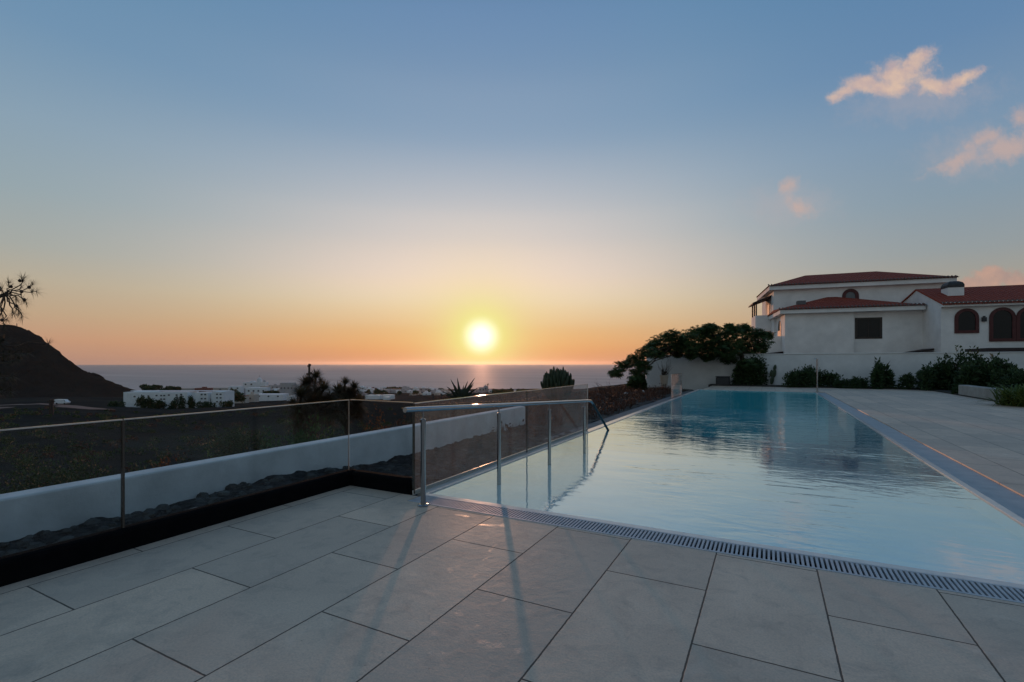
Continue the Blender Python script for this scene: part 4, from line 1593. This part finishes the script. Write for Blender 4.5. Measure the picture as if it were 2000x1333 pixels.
# strap-leaf plant in the corner of the terrace
rg = random.Random(63)
sb = cw((1995 - 1000) / F * 15.2, 15.2, .01)
o = thing('strap_leaf_plant', sb, 'bright arching strap leaved plant at the right edge of the terrace', 'plant')
mb = MB()
for _ in range(620):
    a_ = rg.uniform(0, 6.28)
    dv = Vector((math.cos(a_), math.sin(a_), rg.uniform(.5, 2.6)))
    blade(mb, sb + cw(rg.uniform(-.4, .6), rg.uniform(-.4, .4), 0), dv, rg.uniform(.9, 1.6), .055, .5, rg, 6)
mb.build('leaf', M_PALM, o)

# pot with twigs by the wall end, speaker box, shower post
pp = at(1297, 735, 30.6)
o = thing('plant_pot', at(1297, 752, 30.6), 'pale pot of thin upright twigs standing before the left end of the garden wall', 'plant pot')
MB().lathe([(.14, -.62), (.2, -.5), (.26, .0), (.28, .06), (.24, .06)], tuple(pp), 16).build('pot', M_POT, o, smooth=True)
mb = MB()
rg = random.Random(70)
for _ in range(26):
    limb(mb, pp, pp + cw(rg.uniform(-.55, .55), rg.uniform(-.3, .3), rg.uniform(.4, 1.05)), .012, .004, rg, 5, .08)
clump(mb, pp + Vector((0, 0, .12)), .25, 120, .12, .05, rg)
mb.build('twig', M_DRY, o)
bx = cw((1412 - 1000) / F * 29.2, 29.2, .02)
o = thing('storage_box', bx, 'small dark rounded box standing on the terrace before the garden wall', 'box')
b0 = bx
MB().bevel_box(b0.x - .38, b0.x + .38, b0.y - .25, b0.y + .25, 0.022, .5, .06).build('body', M_GREY, o)
MB().bevel_box(b0.x - .40, b0.x + .40, b0.y - .27, b0.y + .27, .502, .56, .03).build('lid', M_GREY, o)
sx = cw((1590 - 1000) / F * 22.4, 22.4, 0)
sx = Vector((1.98, QF + .22, .02))
o = thing('shower_post', sx, 'slim steel outdoor shower post at the far right corner of the pool', 'shower')
MB().tube([tuple(sx), tuple(sx + Vector((0, 0, 1.52)))], .035, 12).build('pole', M_STEEL, o, smooth=True)
MB().tube([tuple(sx + Vector((0, 0, 1.50))), tuple(sx + Vector((-.12, 0, 1.53)))], .02, 10).build('spout', M_STEEL, o, smooth=True)
MB().lathe([(.07, 0), (.07, .012), (.04, .02)], tuple(sx), 16).build('base_flange', M_STEEL, o, smooth=True)

# ------------------------------------------------------------------ villa
VO = (22.35, 40.0)
EX, EY = (0.943, -0.333), (0.333, 0.943)


def VL(x, y, z):
    return cw(VO[0] + EX[0] * x + EY[0] * y, VO[1] + EX[1] * x + EY[1] * y, z)


VB = VL(5, 4, -0.15)
villa = thing('villa', VB, 'large white two storey villa with red tiled roofs behind the garden wall', 'house')
RZ = math.atan2(VL(1, 0, 0).y - VL(0, 0, 0).y, VL(1, 0, 0).x - VL(0, 0, 0).x)
villa.rotation_euler = (0, 0, RZ)
_vm = Matrix.Translation(VB) @ Matrix.Rotation(RZ, 4, 'Z')
_vi = _vm.inverted()


def vpart(mb, name, m, parent=None, smooth=False):
    """mesh given in villa coordinates; stored relative to the villa's empty"""
    mb.v = [tuple(_vi @ VL(*p)) for p in mb.v]
    o = mb.build(name, m, origin=(0, 0, 0), smooth=smooth)
    o.parent = parent or villa
    return o


def arch(x0, x1, z0, z1, n=14):
    r_ = (x1 - x0) / 2
    pts = [(x0, z0), (x1, z0)]
    zs = z1 - r_
    for k in range(n + 1):
        q = math.pi * k / n
        pts.append(((x0 + x1) / 2 + r_ * math.cos(q), zs + r_ * math.sin(q)))
    return pts


# A: low front block
a1 = vpart(MB().box(0, 4.80, 0, 8, -.4, 5.36), 'wall', M_WHITE)
a2 = vpart(MB().box(4.803, 9.337, .28, 8, -.4, 5.36), 'wall', M_WHITE)
vpart(MB().box(-.42, 9.25, -.42, 3.9, 5.363, 5.66), 'cornice', M_WHITE)
vpart(MB().box(-.42, -.05, 3.903, 8.2, 5.363, 5.66), 'cornice', M_WHITE)


def tiled(mb, eaves, name='roof'):
    r_ = vpart(mb, name, M_ROOF)
    t = MB()
    for (xa, xb, y, z) in eaves:
        x = xa
        while x < xb:
            t.tube([(x + .06, y, z), (x + .06, y + .35, z + .13)], .062, 7)
            x += .24
    for (y0, y1, x, z) in [e[1] for e in []]:
        pass
    vpart(t, 'eave_tile', mat('weathered_tile_end', (0.17, 0.11, 0.095), 0.9, 0.3, 6, spec=0.1), None)
    return r_


mb = MB()
E1, E2, P1, P2, E3, E4 = (-.5, -.5, 5.70), (9.3, -.5, 5.70), (3.9, 4.0, 7.08), (4.6, 4.0, 7.08), (-.5, 8.2, 5.70), (9.3, 4.0, 5.9)
mb.poly([E1, E2, P2, P1])
mb.poly([E1, P1, (-.2, 4.0, 7.0 - .9), E3])
mb.poly([E2, E4, P2])
mb.poly([E1, E3, (9.3, 8.2, 5.66), E2])
tiled(mb, [(-.5, 9.2, -.56, 5.70)])
# B: upper block
vpart(MB().box(-.2, 12.3, 4.003, 11, -.4, 7.86), 'wall', M_WHITE)
vpart(MB().box(-.62, 12.8, 3.55, 11.5, 7.863, 8.20), 'cornice', M_WHITE)
mb = MB()
B1, B2, B3, B4 = (-.72, 3.45, 8.24), (12.95, 3.45, 8.24), (12.95, 11.6, 8.24), (-.72, 11.6, 8.24)
Q1, Q2 = (3.0, 7.5, 9.62), (8.6, 7.5, 9.66)
mb.poly([B1, B2, Q2, Q1])
mb.poly([B2, B3, Q2])
mb.poly([B3, B4, Q1, Q2])
mb.poly([B4, B1, Q1])
mb.poly([B1, B4, B3, B2])
tiled(mb, [(-.72, 12.9, 3.40, 8.24)])
# C: right wing with gable
mb = MB()
gab = [(-2.5, -.4), (3.9, -.4), (3.9, 6.35), (1.29, 7.02), (-2.5, 5.58)]
mb.prism(gab, lambda y, z: (9.34, y, z), lambda y, z: (18, y, z))
vpart(mb, 'wall', M_WHITE)
vpart(MB().box(9.30, 18, -2.85, -2.503, 5.28, 5.58), 'cornice', M_WHITE)
mb = MB()
C1, C2, C3, C4, C5, C6 = (9.25, -2.95, 5.50), (18.2, -2.95, 5.50), (18.2, 1.29, 7.12), (9.25, 1.29, 7.12), (9.25, 3.99, 6.42), (18.2, 3.99, 6.42)
for dz_ in (0, -.09):
    f_ = lambda p: (p[0], p[1], p[2] + dz_)
    mb.poly([f_(C1), f_(C2), f_(C3), f_(C4)])
    mb.poly([f_(C4), f_(C3), f_(C6), f_(C5)])
for a_, b_ in ((C1, C4), (C4, C5), (C2, C1)):
    mb.quad(a_, b_, (b_[0], b_[1], b_[2] - .09), (a_[0], a_[1], a_[2] - .09))
tiled(mb, [(9.3, 18.1, -3.0, 5.50)])
# chimneys
ch = vpart(MB().box(10.35, 11.3, -1.0, 0.0, 5.9, 6.85), 'chimney', M_WHITE)
ring = lambda k, z: [(10.33 + k, -1.02 + k, z), (11.32 - k, -1.02 + k, z), (11.32 - k, .02 - k, z), (10.33 + k, .02 - k, z)]
vpart(MB().loft([ring(0, 6.853), ring(0, 7.05), ring(.08, 7.22), ring(.25, 7.33)]), 'chimney_cap', M_GREY, ch)
ch = vpart(MB().box(1.15, 1.75, 1.2, 1.8, 5.8, 6.55), 'chimney', mat('grey_vent', (0.12, 0.12, 0.125), .8, .1, 4))
# rectangular window
fr = MB()
fx0, fx1, fz0, fz1 = 4.95, 6.75, 3.26, 4.92
yw = .28
fr.box(fx0, fx1, yw - .03, yw + .06, fz0, fz0 + .14)
fr.box(fx0, fx1, yw - .03, yw + .06, fz1 - .14, fz1)
fr.box(fx0, fx0 + .16, yw - .028, yw + .06, fz0 + .141, fz1 - .141)
fr.box(fx1 - .16, fx1, yw - .028, yw + .06, fz0 + .141, fz1 - .141)
fr.box(5.82, 5.88, yw - .026, yw + .05, fz0 + .142, fz1 - .142)
wd = vpart(fr, 'window', M_DARKWOOD)
vpart(MB().box(fx0 + .05, fx1 - .05, yw - .012, yw + .03, fz0 + .05, fz1 - .05), 'pane', M_PANE, wd)


def arched_window(x0, x1, z0, z1, y, bw, pm=M_PANE):
    mb = MB()
    o_, i_ = arch(x0, x1, z0, z1), arch(x0 + bw, x1 - bw, z0 + bw, z1 - bw)
    n = len(o_)
    i0 = len(mb.v)
    yo = y - .07
    for pts, yy in ((o_, yo), (i_, yo), (o_, y + .05), (i_, y + .05)):
        mb.v += [(px, yy, pz) for px, pz in pts]
    for j in range(n):
        k = (j + 1) % n
        mb.f += [(i0 + j, i0 + k, i0 + n + k, i0 + n + j), (i0 + j, i0 + 2 * n + j, i0 + 2 * n + k, i0 + k), (i0 + n + j, i0 + n + k, i0 + 3 * n + k, i0 + 3 * n + j)]
    w_ = vpart(mb, 'arched_window', M_RED)
    pb_ = MB().prism(arch(x0 + bw * .7, x1 - bw * .7, z0 + bw * .7, z1 - bw * .7), lambda a, z: (a, y - .02, z), lambda a, z: (a, y + .03, z))
    vpart(pb_, 'pane', pm, w_)
    return w_


arched_window(10.1, 11.46, 3.43, 5.16, -2.5, .2)
arched_window(12.02, 13.44, 2.83, 5.16, -2.5, .2)
arched_window(13.46, 14.88, 2.83, 5.16, -2.5, .2)
arched_window(5.05, 6.27, 6.3, 7.72, 4.003, .26, mat('pale_pane', (0.10, 0.12, 0.14), .15, .1, 3))
lm = vpart(MB().box(11.60, 11.84, -2.66, -2.51, 4.22, 4.5), 'wall_lantern', M_GREY)
vpart(MB().box(11.66, 11.78, -2.62, -2.54, 4.503, 4.6), 'cap', M_GREY, lm)
# left side: arched opening, balconies, lean-to
vpart(MB().prism(arch(1.6, 3.0, 2.9, 5.0), lambda a, z: (-.03, a, z), lambda a, z: (.05, a, z)), 'arched_window', M_DARKWOOD)
vpart(MB().prism(arch(4.2, 5.6, 2.9, 5.0), lambda a, z: (-.03, a, z), lambda a, z: (.05, a, z)), 'arched_window', M_DARKWOOD)
bal = vpart(MB().box(-1.5, -.203, 5.5, 5.68, 4.55, 5.80), 'balcony_wall', M_WHITE)
vpart(MB().box(-1.5, -1.34, 5.683, 8.4, 4.55, 5.80), 'side', M_WHITE, bal)
vpart(MB().box(-1.5, -.203, 5.5, 8.4, 4.35, 4.547), 'slab', M_WHITE, bal)
vpart(MB().box(-.24, -.203, 6.2, 7.3, 4.56, 6.9), 'balcony_door', M_DARKWOOD)
mb = MB()
lt = [(-.21, 7.62), (-1.75, 6.98), (-1.75, 6.86), (-.21, 7.46)]
mb.prism(lt, lambda x, z: (x, 5.2, z), lambda x, z: (x, 8.6, z))
cnp = vpart(mb, 'balcony_canopy', M_DARKROOF)
for y in (5.6, 6.9, 8.3):
    vpart(MB().box(-1.48, -1.36, y - .06, y + .06, 5.803, 7.0), 'post', M_DARKWOOD, cnp)
lb = vpart(MB().box(-1.45, -.003, 1.5, 1.68, 2.4, 3.64), 'balcony_wall', M_WHITE)
vpart(MB().box(-1.45, -1.29, 1.683, 7.8, 2.4, 3.64), 'side', M_WHITE, lb)
vpart(MB().box(-1.45, -.003, 1.5, 7.8, 2.2, 2.397), 'slab', M_WHITE, lb)
vpart(MB().prism([(-.01, 2.32), (-1.75, 2.12), (-1.75, 1.95), (-.01, 2.10)], lambda x, z: (x, .6, z), lambda x, z: (x, 1.48, z)), 'awning', M_DARKROOF)
mb = MB()
mb.prism([(7.0, 1.95), (9.3, 2.42), (9.3, 2.3), (7.0, 1.85)], lambda x, z: (x, -1.6, z), lambda x, z: (x, .2, z))
vpart(mb, 'porch_roof', M_DARKROOF)

# dark flat-roofed pergola behind the wall at right
pg0 = VL(14, -6.5, -.15)
o = thing('pergola', pg0, 'dark flat pergola roof just above the garden wall at right', 'pergola')
mb = MB()
mb.box(10.3, 19, -6.2, -3.4, 2.02, 2.30, VL)
mb.build('roof', M_DARKROOF, o)
for (x, y) in ((10.6, -6.0), (14.5, -6.0), (18.6, -6.0)):
    MB().box(x - .08, x + .08, y - .08, y + .08, -.15, 2.017, VL).build('post', M_DARKWOOD, o)

hz = bpy.data.materials.new('evening_haze')
hz.use_nodes = True
t = NT(hz.node_tree)
t.n.remove(t.n['Principled BSDF'])
pv = t.new('ShaderNodeVolumePrincipled')
pv.inputs['Color'].default_value = (0.93, 0.90, 0.87, 1)
pv.inputs['Density'].default_value = 0.000016
pv.inputs['Anisotropy'].default_value = 0.7
t.l.new(pv.outputs[0], t.n['Material Output'].inputs['Volume'])
tag(MB().box(-31000, 31000, -31000, 31000, -110, 95).build('haze', hz), kind='stuff')

for ob in bpy.data.objects:
    if '_o' in ob:
        del ob['_o']
